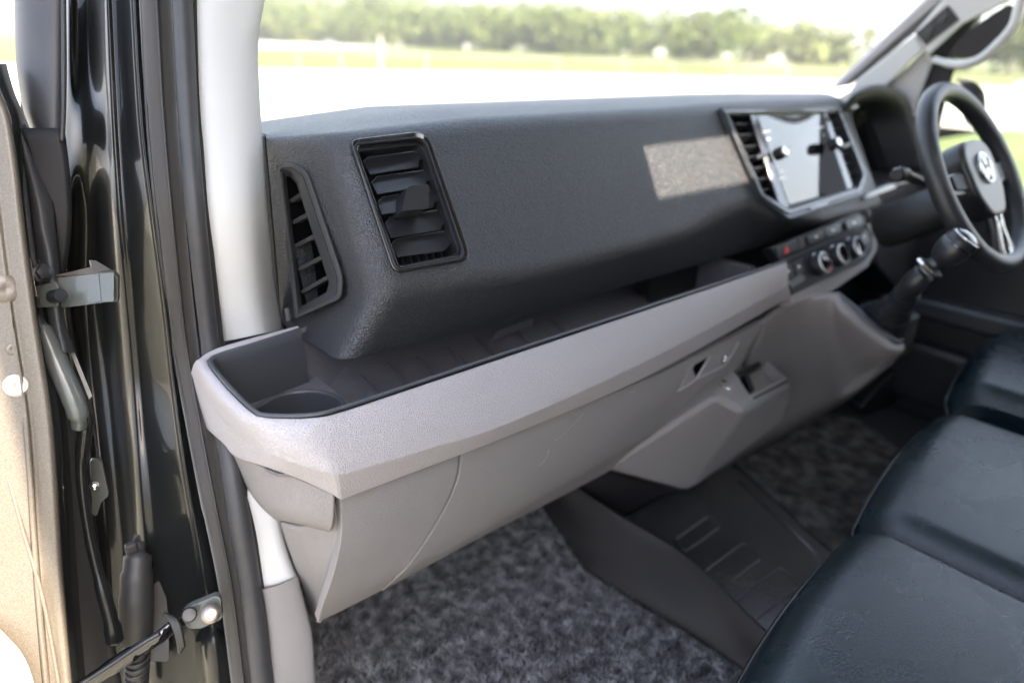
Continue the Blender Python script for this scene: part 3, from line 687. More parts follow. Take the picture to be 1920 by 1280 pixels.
# grey strip that wraps the heater panel
surr = [(1482, 553), (1627, 486), (1640, 462), (1640, 436), (1628, 418), (1622, 424), (1633, 438), (1632, 460), (1620, 481), (1482, 545)]
ext('panel_surround', [FA.px(a, b, .003) for a, b in [(1484, 551), (1622, 488), (1636, 470), (1638, 440), (1625, 420), (1632, 418), (1644, 434), (1644, 470), (1628, 500), (1562, 546), (1486, 572)]], -FA.n * .03, M['taupe'], dash, bevel=.003)
# socket block
Lk, Bk, Rk, Fk = at(1340, 738, y=.575), at(1415, 645, y=.64), at(1484, 712, y=.575), at(1400, 773, y=.53)
vsb = [Lk, Fk, Rk, Bk, at(1128, 882, y=.665), at(1292, 924, y=.62), at(1455, 790, y=.57), at(1486, 748, y=.58),
       at(1128, 882, y=.665) + V((.1, .2, .02)), at(1455, 790, y=.57) + V((.1, .2, 0)), Bk + V((0, .15, 0)), at(1345, 880, y=.60)]
sb = mesh('socket_console', vsb, [[0, 1, 2, 3], [0, 4, 5, 1], [1, 5, 11, 6, 7, 2], [0, 3, 10, 8, 4], [3, 2, 7, 9, 10], [4, 8, 5], [7, 6, 9], [6, 11, 5, 8, 10, 9]], M['taupe'], dash, bevel=.014, seg=5, ang=20)
tag(sb, 'taupe console block with a power socket and an open cubby on top')
SB = Frame(Fk, Rk - Fk, Lk - Fk)
if SB.n.dot(CAM - Fk) < 0: SB = Frame(Fk, Rk - Fk, Fk - Lk)
c1 = ext('cubby_cutter', [p + SB.n * .03 for p in SB.pxl([(1370, 702), (1416, 650), (1473, 708), (1406, 741)])], -SB.n * .06, M['void'])
bake(sb); cut(sb, [c1])
for p in sb.data.polygons: p.use_smooth = True
sharp(sb, 40)
cub = SB.pxl([(1371, 702), (1416, 652), (1472, 708), (1406, 740)], -.001)
n4 = [p - SB.n * .026 for p in cub]
mesh('cubby', cub + n4, [[0, 1, 5, 4], [1, 2, 6, 5], [2, 3, 7, 6], [3, 0, 4, 7], [4, 5, 6, 7]], M['taupe'], sb, smooth=False)
ext('usb_socket', SB.pxl([(1386, 722), (1398, 711), (1406, 727), (1393, 737)], -.004), -SB.n * .018, M['void'], sb)
ext('cubby_step', SB.pxl([(1372, 702), (1424, 676), (1428, 684), (1378, 712)], -.006), -SB.n * .018, M['taupe_dark'], sb, bevel=.001)
ext('cubby_step', SB.pxl([(1395, 702), (1404, 700), (1416, 730), (1408, 734)], -.006), -SB.n * .018, M['taupe_dark'], sb, bevel=.001)
ext('tray_line', SB.pxl([(1412, 744), (1476, 712), (1478, 715), (1414, 748)], .0015), -SB.n * .004, M['taupe_dark'], sb, bevel=.0005)
lathe('power_socket', SB.px(1360, 723, .0), SB.n, [(.0125, -.002), (.0125, .003), (.0105, .004), (.0095, .0), (.0090, -.001)], None, sb, mats=[M['chrome'], M['void']], mi=[0, 0, 1, 1], seg=28)
# tunnel cover, floor moulding
mesh('tunnel_cover', [at(1072, 908, y=.77), at(1128, 878, y=.74), at(1295, 922, y=.66), at(1240, 932, y=.68), at(1166, 968, y=.70), at(1072, 908, y=.77) + V((.05, .1, 0)), at(1295, 922, y=.66) + V((.05, .1, 0)), at(1166, 968, y=.70) + V((.05, .06, -.03))],
     [[0, 1, 2, 3, 4], [1, 5, 6, 2], [0, 4, 7, 5], [3, 6, 7, 4], [2, 6, 3], [0, 5, 1], [5, 7, 6]], M['taupe_dark'], dash, bevel=.006)

# ------------------------------------------------------------------ floor: carpets, moulding, clear mat
fl = lambda px, py, z=FLOOR_Z: at(px, py, z=z)
md = thing('floor_moulding', 'dark taupe moulding along the floor between the two carpets', 'trim', fl(1200, 1000))
loft('side_wall', [
    [fl(1060, 905, .90), fl(1080, 912, .895), fl(1165, 968, .885), fl(1290, 1045, .87), fl(1440, 1190, .86), fl(1560, 1310, .85)],
    [fl(1040, 915, .885), fl(1072, 926, .880), fl(1150, 980, .87), fl(1270, 1060, .855), fl(1415, 1200, .84), fl(1530, 1320, .83)],
    [fl(1030, 935, .83), fl(1080, 990, .82), fl(1150, 1050, .82), fl(1250, 1130, .81), fl(1400, 1240, .80), fl(1500, 1330, .80)],
    [fl(1012, 945, .785), fl(1045, 1000, .783), fl(1090, 1062, .783), fl(1190, 1128, .783), fl(1330, 1215, .783), fl(1450, 1300, .783)]], M['taupe_dark'], md, nu=40, nv=20, solid=.01)
loft('foot_strip', [
    [fl(1090, 1062, .79), fl(1180, 1120, .79), fl(1300, 1190, .79), fl(1450, 1290, .79)],
    [fl(1092, 1068, .783), fl(1175, 1130, .783), fl(1290, 1205, .783), fl(1430, 1300, .783)]], M['rubber'], md, nu=24, solid=.004)
ct = ext('clear_mat', rnd([fl(1165, 975, .80), fl(1240, 930, .80), fl(1375, 872, .80), fl(1570, 1050, .80), fl(1470, 1230, .80), fl(1400, 1180, .80)], .02, 4), (0, 0, .004), M['mat_clear'], None, bevel=.001)
tag(ct, 'translucent ribbed plastic mat on the floor below the socket console', 'floor mat')
for L_ in ([(1262, 1012), (1330, 965), (1352, 985), (1284, 1034)], [(1318, 1072), (1395, 1016), (1428, 1046), (1350, 1104)], [(1372, 1130), (1462, 1062), (1500, 1096), (1408, 1168)]):
    tube('rib', rnd([fl(a, b, .8045) for a, b in L_], .012, 3), .0022, M['mat_clear'], ct, seg=8, closed=True)
tube('rib', [fl(1200, 985, .806), fl(1390, 1180, .806)], .004, M['mat_clear'], ct, seg=8)
tube('rib', [fl(1385, 900, .805), fl(1545, 1050, .805)], .0025, M['mat_clear'], ct, seg=8)
def inside(p, poly):
    c = False; n = len(poly)
    for i in range(n):
        a, b = poly[i], poly[i - 1]
        if (a[1] > p[1]) != (b[1] > p[1]) and p[0] < (b[0] - a[0]) * (p[1] - a[1]) / (b[1] - a[1]) + a[0]: c = not c
    return c
def carpet(name, poly, z, n, m, lab, seed, hgt=.010):
    t = ext(name, [V((x, y, z - .004)) for x, y in poly], (0, 0, .004), M['carpet']); tag(t, lab, 'carpet')
    rg = np.random.default_rng(seed); xs = [p[0] for p in poly]; ys = [p[1] for p in poly]
    P_ = rg.uniform((min(xs), min(ys)), (max(xs), max(ys)), (n, 2))
    ok = np.array([inside(p, poly) for p in P_]); P_ = P_[ok]; k = len(P_)
    an = rg.uniform(0, 2 * np.pi, k); ln = rg.normal(0, .0035, (k, 2)); h = hgt * rg.uniform(.6, 1.2, k); wd = .0011
    base = np.c_[P_, np.full(k, z)]
    dx = np.c_[np.cos(an) * wd, np.sin(an) * wd, np.zeros(k)]
    tip = base + np.c_[ln, h]
    mid_ = base * .45 + tip * .55 - np.c_[ln * .2, np.zeros(k)]
    vs = np.stack([base - dx, base + dx, mid_ + dx * 1.2, tip, mid_ - dx * 1.2], 1).reshape(-1, 3)
    me = bpy.data.meshes.new('pile'); me.vertices.add(5 * k); me.vertices.foreach_set('co', vs.ravel())
    me.loops.add(5 * k); me.loops.foreach_set('vertex_index', np.arange(5 * k)); me.polygons.add(k)
    me.polygons.foreach_set('loop_start', np.arange(0, 5 * k, 5)); me.materials.append(m); me.update(); me.validate()
    o = link(bpy.data.objects.new('pile', me), t); o['kind'] = 'stuff'; return t
p2 = lambda *L: [fl(a, b).to_2d().to_tuple() for a, b in L]
nearp = [(.22, .62), (.22, 1.15), (.98, 1.15)] + p2((1012, 940), (1045, 1000), (1090, 1068), (1190, 1132), (1330, 1218), (1450, 1310)) + [(.80, .20), (.30, .20)]
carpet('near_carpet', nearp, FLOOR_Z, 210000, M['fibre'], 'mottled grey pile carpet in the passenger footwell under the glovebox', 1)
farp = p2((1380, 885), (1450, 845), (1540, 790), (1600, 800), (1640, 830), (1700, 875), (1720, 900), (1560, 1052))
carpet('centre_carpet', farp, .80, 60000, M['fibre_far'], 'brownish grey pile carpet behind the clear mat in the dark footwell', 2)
box('footwell_wall', (1.1, 1.19, .95), (1.8, .04, .5), M['carpet'])['kind'] = 'structure'

# ------------------------------------------------------------------ seats
def cushion(name, x0, x1, y0, y1, z0, z1, parent, m, front=.05, dome=.012, ny=26, nx=22):
    """upholstered block with rounded front and slightly domed top"""
    rows = []
    prof = []
    for i in range(9):   # front face up and round
        a = i / 8 * math.pi / 2
        prof.append((y1 - front + front * math.cos(a), z1 - front * 1.0 + front * math.sin(a)))
    prof = [(y1 - .015, z0), (y1 - .004, z0 + .3 * (z1 - front - z0))] + prof
    L = y1 - front - y0
    for i in range(1, 12): prof.append((y1 - front - L * i / 11, z1 + .004 * math.sin(i / 11 * math.pi)))
    k = len(prof)
    for i in range(nx + 1):
        u = i / nx; s = abs(2 * u - 1); e = 1 - max(0, (s - .80) / .20) ** 2.6 * .9
        row = []
        for (y, z) in prof:
            q = (z - z0) / (z1 - z0)
            zz = z0 + (z - z0) * (1 - (1 - math.sqrt(max(0, 1 - max(0, (s - .90) / .10) ** 2))) * .16) + dome * (1 - s * s) * q
            yy = y - (1 - math.sqrt(max(0, 1 - max(0, (s - .92) / .08) ** 2))) * .015 * (1 if y > y1 - front * 1.5 else 0) + .012 * (1 - s * s) * (1 if y > y1 - front * 1.5 else .0)
            row.append(V((x0 + (x1 - x0) * u, yy, zz)))
        row = [V((row[0].x, y0, z0))] + row + [V((row[0].x, y0, row[-1].z))] if False else row
        for p in row: p.y += .13 * (p.x - .89)
        rows.append(row)
    o = loft(name, rows, m, parent)
    mm = o.modifiers.new('round', 'SUBSURF'); mm.levels = 1; mm.render_levels = 1
    # side skirts
    for e_, nm in ((0, 'a'), (-1, 'b')):
        r = rows[e_]; vs = r + [V((p.x, p.y, z0)) for p in r]; n = len(r)
        mesh('side_panel', vs, [[i, i + 1, n + i + 1, n + i] for i in range(n - 1)], m, o)
    return o, rows
bench = thing('passenger_bench', 'dark teal leather double passenger bench in the lower right foreground', 'seat', (.9, .0, FLOOR_Z))
ca, ra = cushion('seat_cushion', .49, .888, -.45, .275, .93, 1.112, bench, M['seat'], front=.06, dome=.007)
cb, rb = cushion('seat_cushion', .896, 1.335, -.45, .275, .93, 1.112, bench, M['seat'], front=.06, dome=.010)
for r_, x0, x1 in ((ra, .49, .888), (rb, .896, 1.335)):
    tube('piping', [r[2] + V((0, .002, 0)) for r in r_], .0035, M['piping'], bench, seg=8)
    tube('piping', [p + V((0, 0, .0015)) for p in r_[0][2:]], .0032, M['piping'], bench, seg=8)
    tube('piping', [p + V((0, 0, .0015)) for p in r_[-1][2:]], .0032, M['piping'], bench, seg=8)
box('bench_base', (.90, -.10, .86), (.80, .62, .15), M['matt'], bench, bevel=.01)
box('backrest', (.90, -.52, 1.42), (.86, .14, .68), M['seat'], bench, bevel=.05)
drv = thing('driver_seat', 'dark teal leather driver seat at the right edge behind the bench', 'seat', (1.7, 0, FLOOR_Z))
cc_, rc = cushion('seat_cushion', 1.45, 1.90, -.45, .275, .92, 1.115, drv, M['seat'], front=.065, dome=.012)
tube('piping', [r[2] + V((0, .002, 0)) for r in rc], .0035, M['piping'], drv, seg=8)
box('seat_base', (1.68, -.08, .85), (.40, .60, .15), M['matt'], drv, bevel=.01)
box('backrest', (1.68, -.52, 1.42), (.44, .14, .68), M['seat'], drv, bevel=.05)

# ------------------------------------------------------------------ gear lever
gear = thing('gear_lever', 'black gear lever with leather boot and round knob in front of the console', 'gear lever', at(1640, 620, y=.44))
loft('boot_frame', [
    row_y([(1566, 548, .568), (1585, 563, .54), (1630, 600, .49), (1676, 638, .445), (1694, 640, .43)]),
    row_y([(1572, 545, .566), (1592, 562, .54), (1636, 598, .49), (1678, 632, .447), (1692, 634, .433)])], M['rim'], gear, nu=30, solid=.006)
kc = at(1789, 465, y=.372); shb = at(1625, 610, y=.50)
boot_c = [at(1640, 632, y=.52), at(1648, 612, y=.50), at(1664, 594, y=.475), at(1686, 570, y=.445), at(1702, 548, y=.43)]
tube('boot', boot_c, [.052, .048, .040, .030, .023, .021], M['leather'], gear, n=22, seg=9, sx=1.1)
for k_ in range(2):
    a = .035 + .012 * k_
box('boot_well', at(1640, 625, y=.56), (.16, .12, .10), M['matt'], gear, bevel=.01)
tube('sleeve', [at(1698, 552, y=.432), at(1712, 532, y=.418), at(1734, 512, y=.404)], [.020, .021, .019], M['satin'], gear, n=10)
axg = (kc - at(1740, 507, y=.398)).normalized()
lathe('collar', at(1742, 503, y=.398), axg, [(.010, -.006), (.024, -.003), (.026, .0), (.024, .004), (.013, .008), (.0125, .02)], M['satin'], gear, seg=28, mats=[M['satin'], M['chrome']], mi=[0, 0, 1, 0, 0])
lathe('knob', kc, axg, [(.011, -.034), (.017, -.030), (.024, -.019), (.0275, -.004), (.0275, .006), (.0267, .0075), (.0267, .009), (.0275, .010), (.0257, .021), (.020, .028), (.010, .032), (.003, .033)], M['gloss'], gear, seg=40, mats=[M['satin'], M['gloss']], mi=[0, 0, 0, 0, 1, 1, 1, 0, 0, 1, 1])
ringk = [kc + axg * .0235 + (axg.orthogonal().normalized() * math.cos(a) + axg.cross(axg.orthogonal().normalized()) * math.sin(a)) * .0240 for a in [2 * math.pi * i / 28 for i in range(28)]]
tube('knob_ring', ringk, .0014, M['chrome'], gear, closed=True, seg=8)

# ------------------------------------------------------------------ steering wheel
WC = V((1.513, .431, 1.487)); tl = .579
wn = V((0, -math.cos(tl), math.sin(tl))); wu = V((1, 0, 0)); wv = wn.cross(wu) * -1
if wv.z < 0: wv = -wv
WP = lambda a, b, c=0: WC + wu * a + wv * b + wn * c
sw = thing('steering_wheel', 'black leather three spoke steering wheel on the driver side', 'steering wheel', WC)
rimc = [WP(.174 * math.cos(a), .174 * math.sin(a) * (1 if math.sin(a) > -.8 else .985)) for a in [2 * math.pi * i / 72 for i in range(72)]]
tube('rim', rimc, .0175, M['wheel'], sw, closed=True, seg=20, up=wn)
hub = [WP(.062, .035, .012), WP(.040, .058, .012), WP(-.040, .058, .012), WP(-.062, .035, .012), WP(-.058, -.030, .012), WP(-.030, -.070, .012), WP(.030, -.070, .012), WP(.058, -.030, .012)]
hb = hub = [WC + (p - WC) * 1.18 + wn * .004 for p in hub]
hb = ext('airbag_cover', rnd(hub, .02, 5), -wn * .045, M['satin'], sw, bevel=.012, seg=5)
bc = WP(0, .010, .0215)
bg_ = tube('badge', [bc + (wu * math.cos(a) + wv * math.sin(a)) * .028 for a in [2 * math.pi * i / 40 for i in range(40)]], .0026, M['chrome'], sw, closed=True, seg=8)
def stroke(a, b): 
    p, q = bc + wu * a[0] + wv * a[1], bc + wu * b[0] + wv * b[1]; d = (q - p).normalized().cross(wn) * .0024
    ext('stroke', [p - d, p + d, q + d, q - d], wn * .002, M['chrome'], bg_)
for a, b in [((-.009, .024), (0, .004)), ((.009, .024), (0, .004)), ((-.024, .010), (-.011, -.020)), ((-.011, -.020), (0, .000)), ((0, .000), (.011, -.020)), ((.011, -.020), (.024, .010))]:
    stroke(a, b)
for sgn in (-1, 1):
    ext('spoke', rnd([WP(sgn * .05, .018, .004), WP(sgn * .165, .016, .002), WP(sgn * .165, -.018, .002), WP(sgn * .05, -.030, .004)], .006, 3), -wn * .016, M['satin'], sw, bevel=.005)
    ext('spoke_buttons', rnd([WP(sgn * .066, .012, .008), WP(sgn * .125, .012, .007), WP(sgn * .125, -.014, .007), WP(sgn * .066, -.020, .008)], .006, 3), -wn * .01, M['panel'], sw, bevel=.002)
for sgn in (-1, 1):
    tube('lower_spoke', [WP(sgn * .012, -.066, .004), WP(sgn * .020, -.11, .002), WP(sgn * .040, -.163, -.002)], [.010, .008, .009], M['satin'], sw, n=10)
tube('spoke_trim', [WP(-.020, -.058, .012), WP(-.012, -.10, .008), WP(-.020, -.150, .004), WP(0, -.158, .004), WP(.020, -.150, .004), WP(.012, -.10, .008), WP(.020, -.058, .012)], .0042, M['chrome'], sw, n=40, seg=8)
clm = thing('steering_column', 'black steering column shroud with stalks behind the wheel', 'steering column', WC - wn * .1)
loft('shroud', [[WP(.03 + .075 * s_ * math.cos(a), -.03 + .062 * s_ * math.sin(a), -dz) for a in [2 * math.pi * i / 24 for i in range(24)]] for dz, s_ in ((.04, .6), (.05, .68), (.10, .72), (.20, .7))], M['matt'], clm, closed=True, caps=True)
tube('wiper_stalk', [WP(-.06, .02, -.06), WP(-.12, .035, -.055), WP(-.175, .05, -.05)], [.008, .009, .012], M['satin'], clm, n=10)
lathe('stalk_end', WP(-.165, .047, -.051), wu * -1, [(.011, 0), (.013, .004), (.013, .020), (.010, .024)], M['satin'], clm, seg=20)
tube('indicator_stalk', [WP(.06, .02, -.06), WP(.12, .03, -.055), WP(.19, .035, -.05)], [.008, .009, .011], M['satin'], clm, n=10)

# ------------------------------------------------------------------ instrument binnacle and driver side of the dash
cl = thing('instrument_binnacle', 'black hooded instrument cluster in front of the steering wheel', 'instrument cluster', at(1660, 260, y=.78))
arch_px = [(1578, 205), (1598, 178), (1630, 163), (1665, 163), (1692, 176), (1708, 205), (1725, 260), (1738, 310)]
arch_f = [at(a, b, y=y) for (a, b), y in zip(arch_px, (.79, .77, .755, .745, .74, .73, .70, .675))]
arch_b = [at(a, b, y=y) for (a, b), y in zip([(1562, 190), (1590, 172), (1625, 160), (1660, 160), (1690, 168), (1712, 190), (1735, 240), (1750, 300)], (.99, 1.0, 1.02, 1.03, 1.03, 1.02, 1.0, .98))]
arch_i = [at(a, b, y=y) for (a, b), y in zip([(1600, 222), (1614, 200), (1635, 193), (1660, 192), (1678, 200), (1690, 225), (1708, 268), (1722, 312)], (.79, .775, .765, .755, .75, .745, .715, .69))]
arch_d = [p + V((-.006, .07, -.012)) for p in arch_i]
hood = loft('hood', [arch_b, [a.lerp(b, .06) + V((0, 0, .004)) for a, b in zip(arch_f, arch_b)], arch_f, arch_i, arch_d], M['dash'], cl, nu=40)
mm = hood.modifiers.new('round', 'SUBSURF'); mm.levels = 1; mm.render_levels = 2
CL = Frame(at(1650, 280, y=.83), (1, 0, .0), (0, .50, 1))
ext('cluster_display', rnd(CL.pxl([(1594, 214), (1612, 196), (1676, 190), (1698, 215), (1724, 312), (1712, 330), (1650, 352), (1634, 335)]), .02, 4), -CL.n * .02, M['lens'], cl)
ext('cluster_label', CL.pxl([(1616, 210), (1640, 208), (1640, 211), (1616, 213)], .002), -CL.n * .001, M['print'], cl)
box('cluster_back', CL.px(1650, 280) + V((.12, .16, -.08)), (.50, .14, .34), M['matt'], cl)
lf = [(1640, 350, .70), (1680, 340, .69), (1738, 318, .675)]
ext('column_surround', [at(1622, 372, y=.68), at(1636, 352, y=.70), at(1700, 336, y=.69), at(1745, 322, y=.68), at(1800, 360, y=.66), at(1800, 560, y=.66), at(1700, 560, y=.62), at(1645, 500, y=.62), at(1640, 420, y=.64)], (0, .12, 0), M['satin'], cl, bevel=.01)
ext('satin_strip', [at(1626, 372, y=.665), at(1634, 362, y=.67), at(1676, 345, y=.675), at(1682, 352, y=.67), at(1640, 368, y=.665)], (0, .01, 0), M['white'], cl, bevel=.002)
lathe('ignition', at(1658, 412, y=.61), (0, -1, .2), [(.022, 0), (.022, .008), (.018, .010), (.010, .012), (.010, .02)], M['matt'], cl, seg=28)
# small vent at the driver's end
dv = ext('driver_air_vent', [at(1697, 204, y=.75), at(1708, 206, y=.76), at(1745, 312, y=.70), at(1736, 322, y=.685)], (0, .05, 0), M['satin'], cl, bevel=.002)
for i in range(7):
    f = (i + .6) / 7.4
    a = at(1701 + 38 * f, 212 + 100 * f, y=.748 - .06 * f); b = at(1713 + 36 * f, 209 + 98 * f, y=.75 - .06 * f)
    ext('slat', [a, b, b + V((0, 0, -.006)), a + V((0, 0, -.006))], (0, .02, 0), M['bezel'], dv)
box('lower_driver_panel', (1.75, .90, 1.12), (.46, .30, .56), M['matt'], cl, bevel=.03)
ext('side_trim', [at(1615, 765, y=.62), at(1680, 690, y=.60), at(1700, 700, y=.62), at(1760, 805, y=.60), at(1740, 870, y=.55), at(1690, 860, y=.58)], (.04, .06, 0), M['satin'], cl, bevel=.01)

# ------------------------------------------------------------------ passenger side pillar: trim, seals, painted frame
def ds(py):
    K = [(-80, .80), (0, .80), (400, .81), (560, .85), (640, .876), (720, .884), (800, .875), (940, .868), (1280, .93), (1400, .96)]
    for (a, b), (c, d) in zip(K, K[1:]):
        if py <= c: return b + (d - b) * (py - a) / (c - a)
    return K[-1][1]
def Lp(px, py, off=0.0): return at(px, py, d=ds(py) + off)
pt = thing('pillar_trim', 'off white passenger windscreen pillar trim rising from the shelf', 'pillar trim', Lp(450, 600))
rowsW = []
for py, l, r, o_ in [(-70, 357, 506, .05), (0, 359, 496, .05), (55, 361, 487, .05), (110, 363, 484, .055), (250, 372, 491, .06), (400, 386, 502, .07), (560, 402, 518, .10), (622, 410, 527, .11), (640, 413, 531, .12)]:
    yr = py - 22 * max(0, min(1, (py - 500) / 130))
    dq = .02 * max(0, min(1, (py - 400) / 250))
    rowsW.append([Lp(l - 6, py, .03 + dq), Lp(l, py, .012 + dq), Lp(l + (r - l) * .25, py * .8 + yr * .2, .010 + dq), Lp(l + (r - l) * .7, py * .3 + yr * .7, .03 + dq), Lp(r - 3, yr, o_), Lp(r - 1, yr, o_ + .02), Lp(r - 6, yr, o_ + .03)])
loft('upper_trim', rowsW, M['white'], pt, nu=28, nv=40)
rowsW = []
for py, l, r in [(880, 449, 500), (910, 454, 510), (940, 457, 520), (1010, 472, 533), (1060, 482, 547), (1103, 492, 556)]:
    rowsW.append([Lp(l - 8, py, .03), Lp(l, py, .010), Lp(l + (r - l) * .4, py - (4 if py > 1080 else 0), .012), Lp(r, py - (22 if py > 1080 else 0), .03), Lp(r + 4, py - (24 if py > 1080 else 0), .09)])
loft('lower_trim', rowsW, M['white'], pt, nu=16, nv=20, solid=.003)
rowsW = []
for py, l, r in [(1104, 490, 560), (1120, 494, 566), (1180, 504, 584), (1250, 508, 590), (1330, 512, 592)]:
    rowsW.append([Lp(l - 8, py, .03), Lp(l, py, .004), Lp(l + (r - l) * .4, py - (6 if py < 1110 else 0), .004), Lp(r - 6, py - (22 if py < 1110 else 12 if py < 1130 else 0), .02), Lp(r, py - (22 if py < 1110 else 10 if py < 1130 else 0), .04), Lp(r, py, .12)])
kp = loft('kick_panel', rowsW, M['taupe'], pt, nu=20, nv=24)
tag(kp, 'grey kick panel under the white trim')

pf = thing('door_pillar', 'glossy black painted door pillar with pressed channels beside the rubber seals', 'door pillar', Lp(250, 640))
cols = [
    ((300, 304, 312, 322, 342, 362, 388, 424, 466), .034),
    ((283, 290, 298, 308, 330, 350, 375, 410, 452), .022),
    ((262, 272, 281, 293, 316, 336, 358, 396, 440), .008),
    ((252, 262, 272, 289, 310, 328, 350, 382, 426), -.001),
    ((247, 257, 267, 284, 305, 323, 345, 376, 420), -.001),
    ((241, 251, 261, 278, 299, 317, 338, 368, 412), .006),
    ((224, 234, 244, 258, 277, 294, 310, 338, 386), .014),
    ((208, 218, 226, 236, 252, 266, 280, 300, 340), .017),
    ((198, 206, 212, 221, 234, 248, 260, 275, 300), .014),
    ((188, 194, 200, 206, 218, 232, 246, 258, 276), .026),
    ((168, 172, 178, 184, 192, 206, 222, 236, 250), .050),
    ((145, 148, 154, 156, 158, 176, 192, 206, 222), .052),
    ((130, 131, 134, 128, 124, 142, 160, 176, 190), .046),
    ((120, 119, 116, 104, 98, 112, 130, 148, 160), .060),
    ((95, 92, 88, 76, 70, 84, 100, 116, 124), .105),
    ((40, 40, 36, 30, 28, 36, 48, 60, 66), .12)]
ys = (-70, 130, 262, 400, 560, 720, 880, 1060, 1330)
rowsP = []
for i, py in enumerate(ys):
    row = []
    for j, (c, off) in enumerate(cols):
        o2 = off
        if j in (10, 11) and i >= 3: o2 += .02 * (1 if i < 5 else .4)
        if j in (10, 11) and i == 2: o2 -= .02
        row.append(Lp(c[i], py, o2))
    rowsP.append(row)
body = loft('painted_frame', rowsP, M['paint'], pf, nu=120, nv=70)
# pressed pockets in the valley of the frame and raised dents with rounded rims
def pocket(px, py, w_, h_, off, tilt=.12):
    pts = [(px - w_ + tilt * h_ * -.5, py - h_), (px + w_ - tilt * h_ * .5, py - h_ + 4), (px + w_ + tilt * h_ * .5, py + h_), (px - w_ * .6 + tilt * h_ * .5, py + h_ * .8)]
    q = rnd([Lp(a, b, off) for a, b in pts], .008, 5); c = sum(q, V()) / len(q)
    ringf('pressed_pocket', q, [c + (p - c) * .78 + (p - CAM).normalized() * .006 for p in q], (CAM - c).normalized() * -.004, M['paint'], pf, bevel=.001)
pocket(252, 340, 15, 28, .020); pocket(296, 652, 15, 28, .018)
# seals
def rowpts(L, off): return [Lp((a + b) / 2, y, off) for y, a, b in L]
A_ = [(-80, 255, 318), (0, 262, 322), (200, 270, 336), (400, 288, 352), (640, 318, 374), (790, 348, 396), (940, 380, 421), (1100, 414, 450), (1280, 436, 474), (1380, 450, 486)]
B_ = [(-80, 318, 362), (0, 321, 363), (200, 335, 368), (400, 350, 384), (640, 376, 411), (790, 402, 436), (940, 426, 461), (1100, 450, 490), (1280, 472, 513), (1380, 485, 526)]
dsl = thing('door_seal', 'black rubber double weatherstrip running down the passenger door opening', 'door seal', Lp(360, 640))
tube('flocked_lip', rowpts(A_, .012), [.0185, .018, .017, .016, .0155, .0155, .0145, .0145, .0145], M['rubber_brown'], dsl, n=80, seg=16)
tube('groove_lip', [Lp(a + 5, y, -.001) for y, a, b in A_], .0022, M['rubber'], dsl, n=80, seg=8)
tube('groove_lip', [Lp((a + b) / 2 + 2, y, -.006) for y, a, b in A_], .0020, M['rubber'], dsl, n=80, seg=8)
tube('bulb', rowpts(B_, -.002), [.0135, .0115, .0112, .0112, .012, .0125, .0135, .0145, .015], M['rubber_grey'], dsl, n=80, seg=16)
tube('inner_lip', [Lp(b + 1, y, .012) for y, a, b in B_], .0055, M['rubber'], dsl, n=80, seg=10)

# ------------------------------------------------------------------ open passenger door and its fittings
door = thing('passenger_door', 'open passenger door with sunlit dusty metal inner edge on the left', 'door', at(20, 700, d=.74))
def Dd(px, py, off=0): return at(px, py, d=.70 + (py - 200) * .00006 + off)
edge = [(120, -14), (170, 0), (205, 14), (240, 23), (330, 36), (420, 46), (600, 70), (760, 95), (880, 106), (1000, 113), (1150, 124), (1330, 140)]
rowsD = []
for py, e in edge:
    k = 1 if py > 200 else .4
    rowsD.append([Dd(-420, py - 60, -.06), Dd(-200, py, -.03), Dd(e - 74, py, -.006), Dd(e - 50, py, -.004), Dd(e - 38, py, -.000), Dd(e - 14, py, .0), Dd(e - 3, py, .005), Dd(e, py, .014), Dd(e + 1, py, .05)])
dm = loft('inner_panel', rowsD, M['paint_dusty'], door, nu=60, nv=60, solid=.003)
# return flange and dark gap behind the lit edge
loft('edge_flange', [[Dd(e + 1, py, .045), Dd(e + 14, py, .060), Dd(e + 26, py, .09)] for py, e in edge], M['paint'], door, nu=12, nv=60)
for px, py, r, m_, hgt in [(32, 722, .0105, 'plug', .006), (12, 541, .0125, 'paint_dusty', .003), (24, 654, .006, 'paint_dusty', .002), (-20, 910, .008, 'plug', .004)]:
    p = Dd(px, py, -.004); ax = (CAM - p).normalized()
    pl_ = lathe('grommet', p - ax * .002, ax, [(r * 1.2, 0), (r * 1.15, hgt * .5), (r * .9, hgt), (r * .35, hgt * 1.1), (r * .12, hgt * .8)], M[m_], door, seg=28)
    if m_ == 'plug': tag(pl_, 'white plastic plug shining in the sun')
loft('door_card', [[Dd(-420, 1000, -.07), Dd(-120, 1080, -.03), Dd(-60, 1130, -.022), Dd(-30, 1150, -.016), Dd(-22, 1156, .0)],
                   [Dd(-420, 1160, -.07), Dd(-120, 1180, -.035), Dd(2, 1190, -.024), Dd(14, 1196, -.016), Dd(20, 1200, .0)],
                   [Dd(-420, 1250, -.07), Dd(-120, 1250, -.035), Dd(38, 1245, -.024), Dd(50, 1250, -.016), Dd(56, 1254, .0)],
                   [Dd(-420, 1400, -.07), Dd(-120, 1400, -.035), Dd(66, 1360, -.024), Dd(80, 1360, -.016), Dd(88, 1360, .0)]], M['card'], door, nu=20, nv=20)
tube('panel_crease', [Dd(-30, 800, -.006), Dd(10, 880, -.006), Dd(45, 1000, -.006), Dd(78, 1110, -.006), Dd(100, 1220, -.006), Dd(118, 1330, -.006)], .0022, M['paint_dusty'], door, n=30, seg=8)
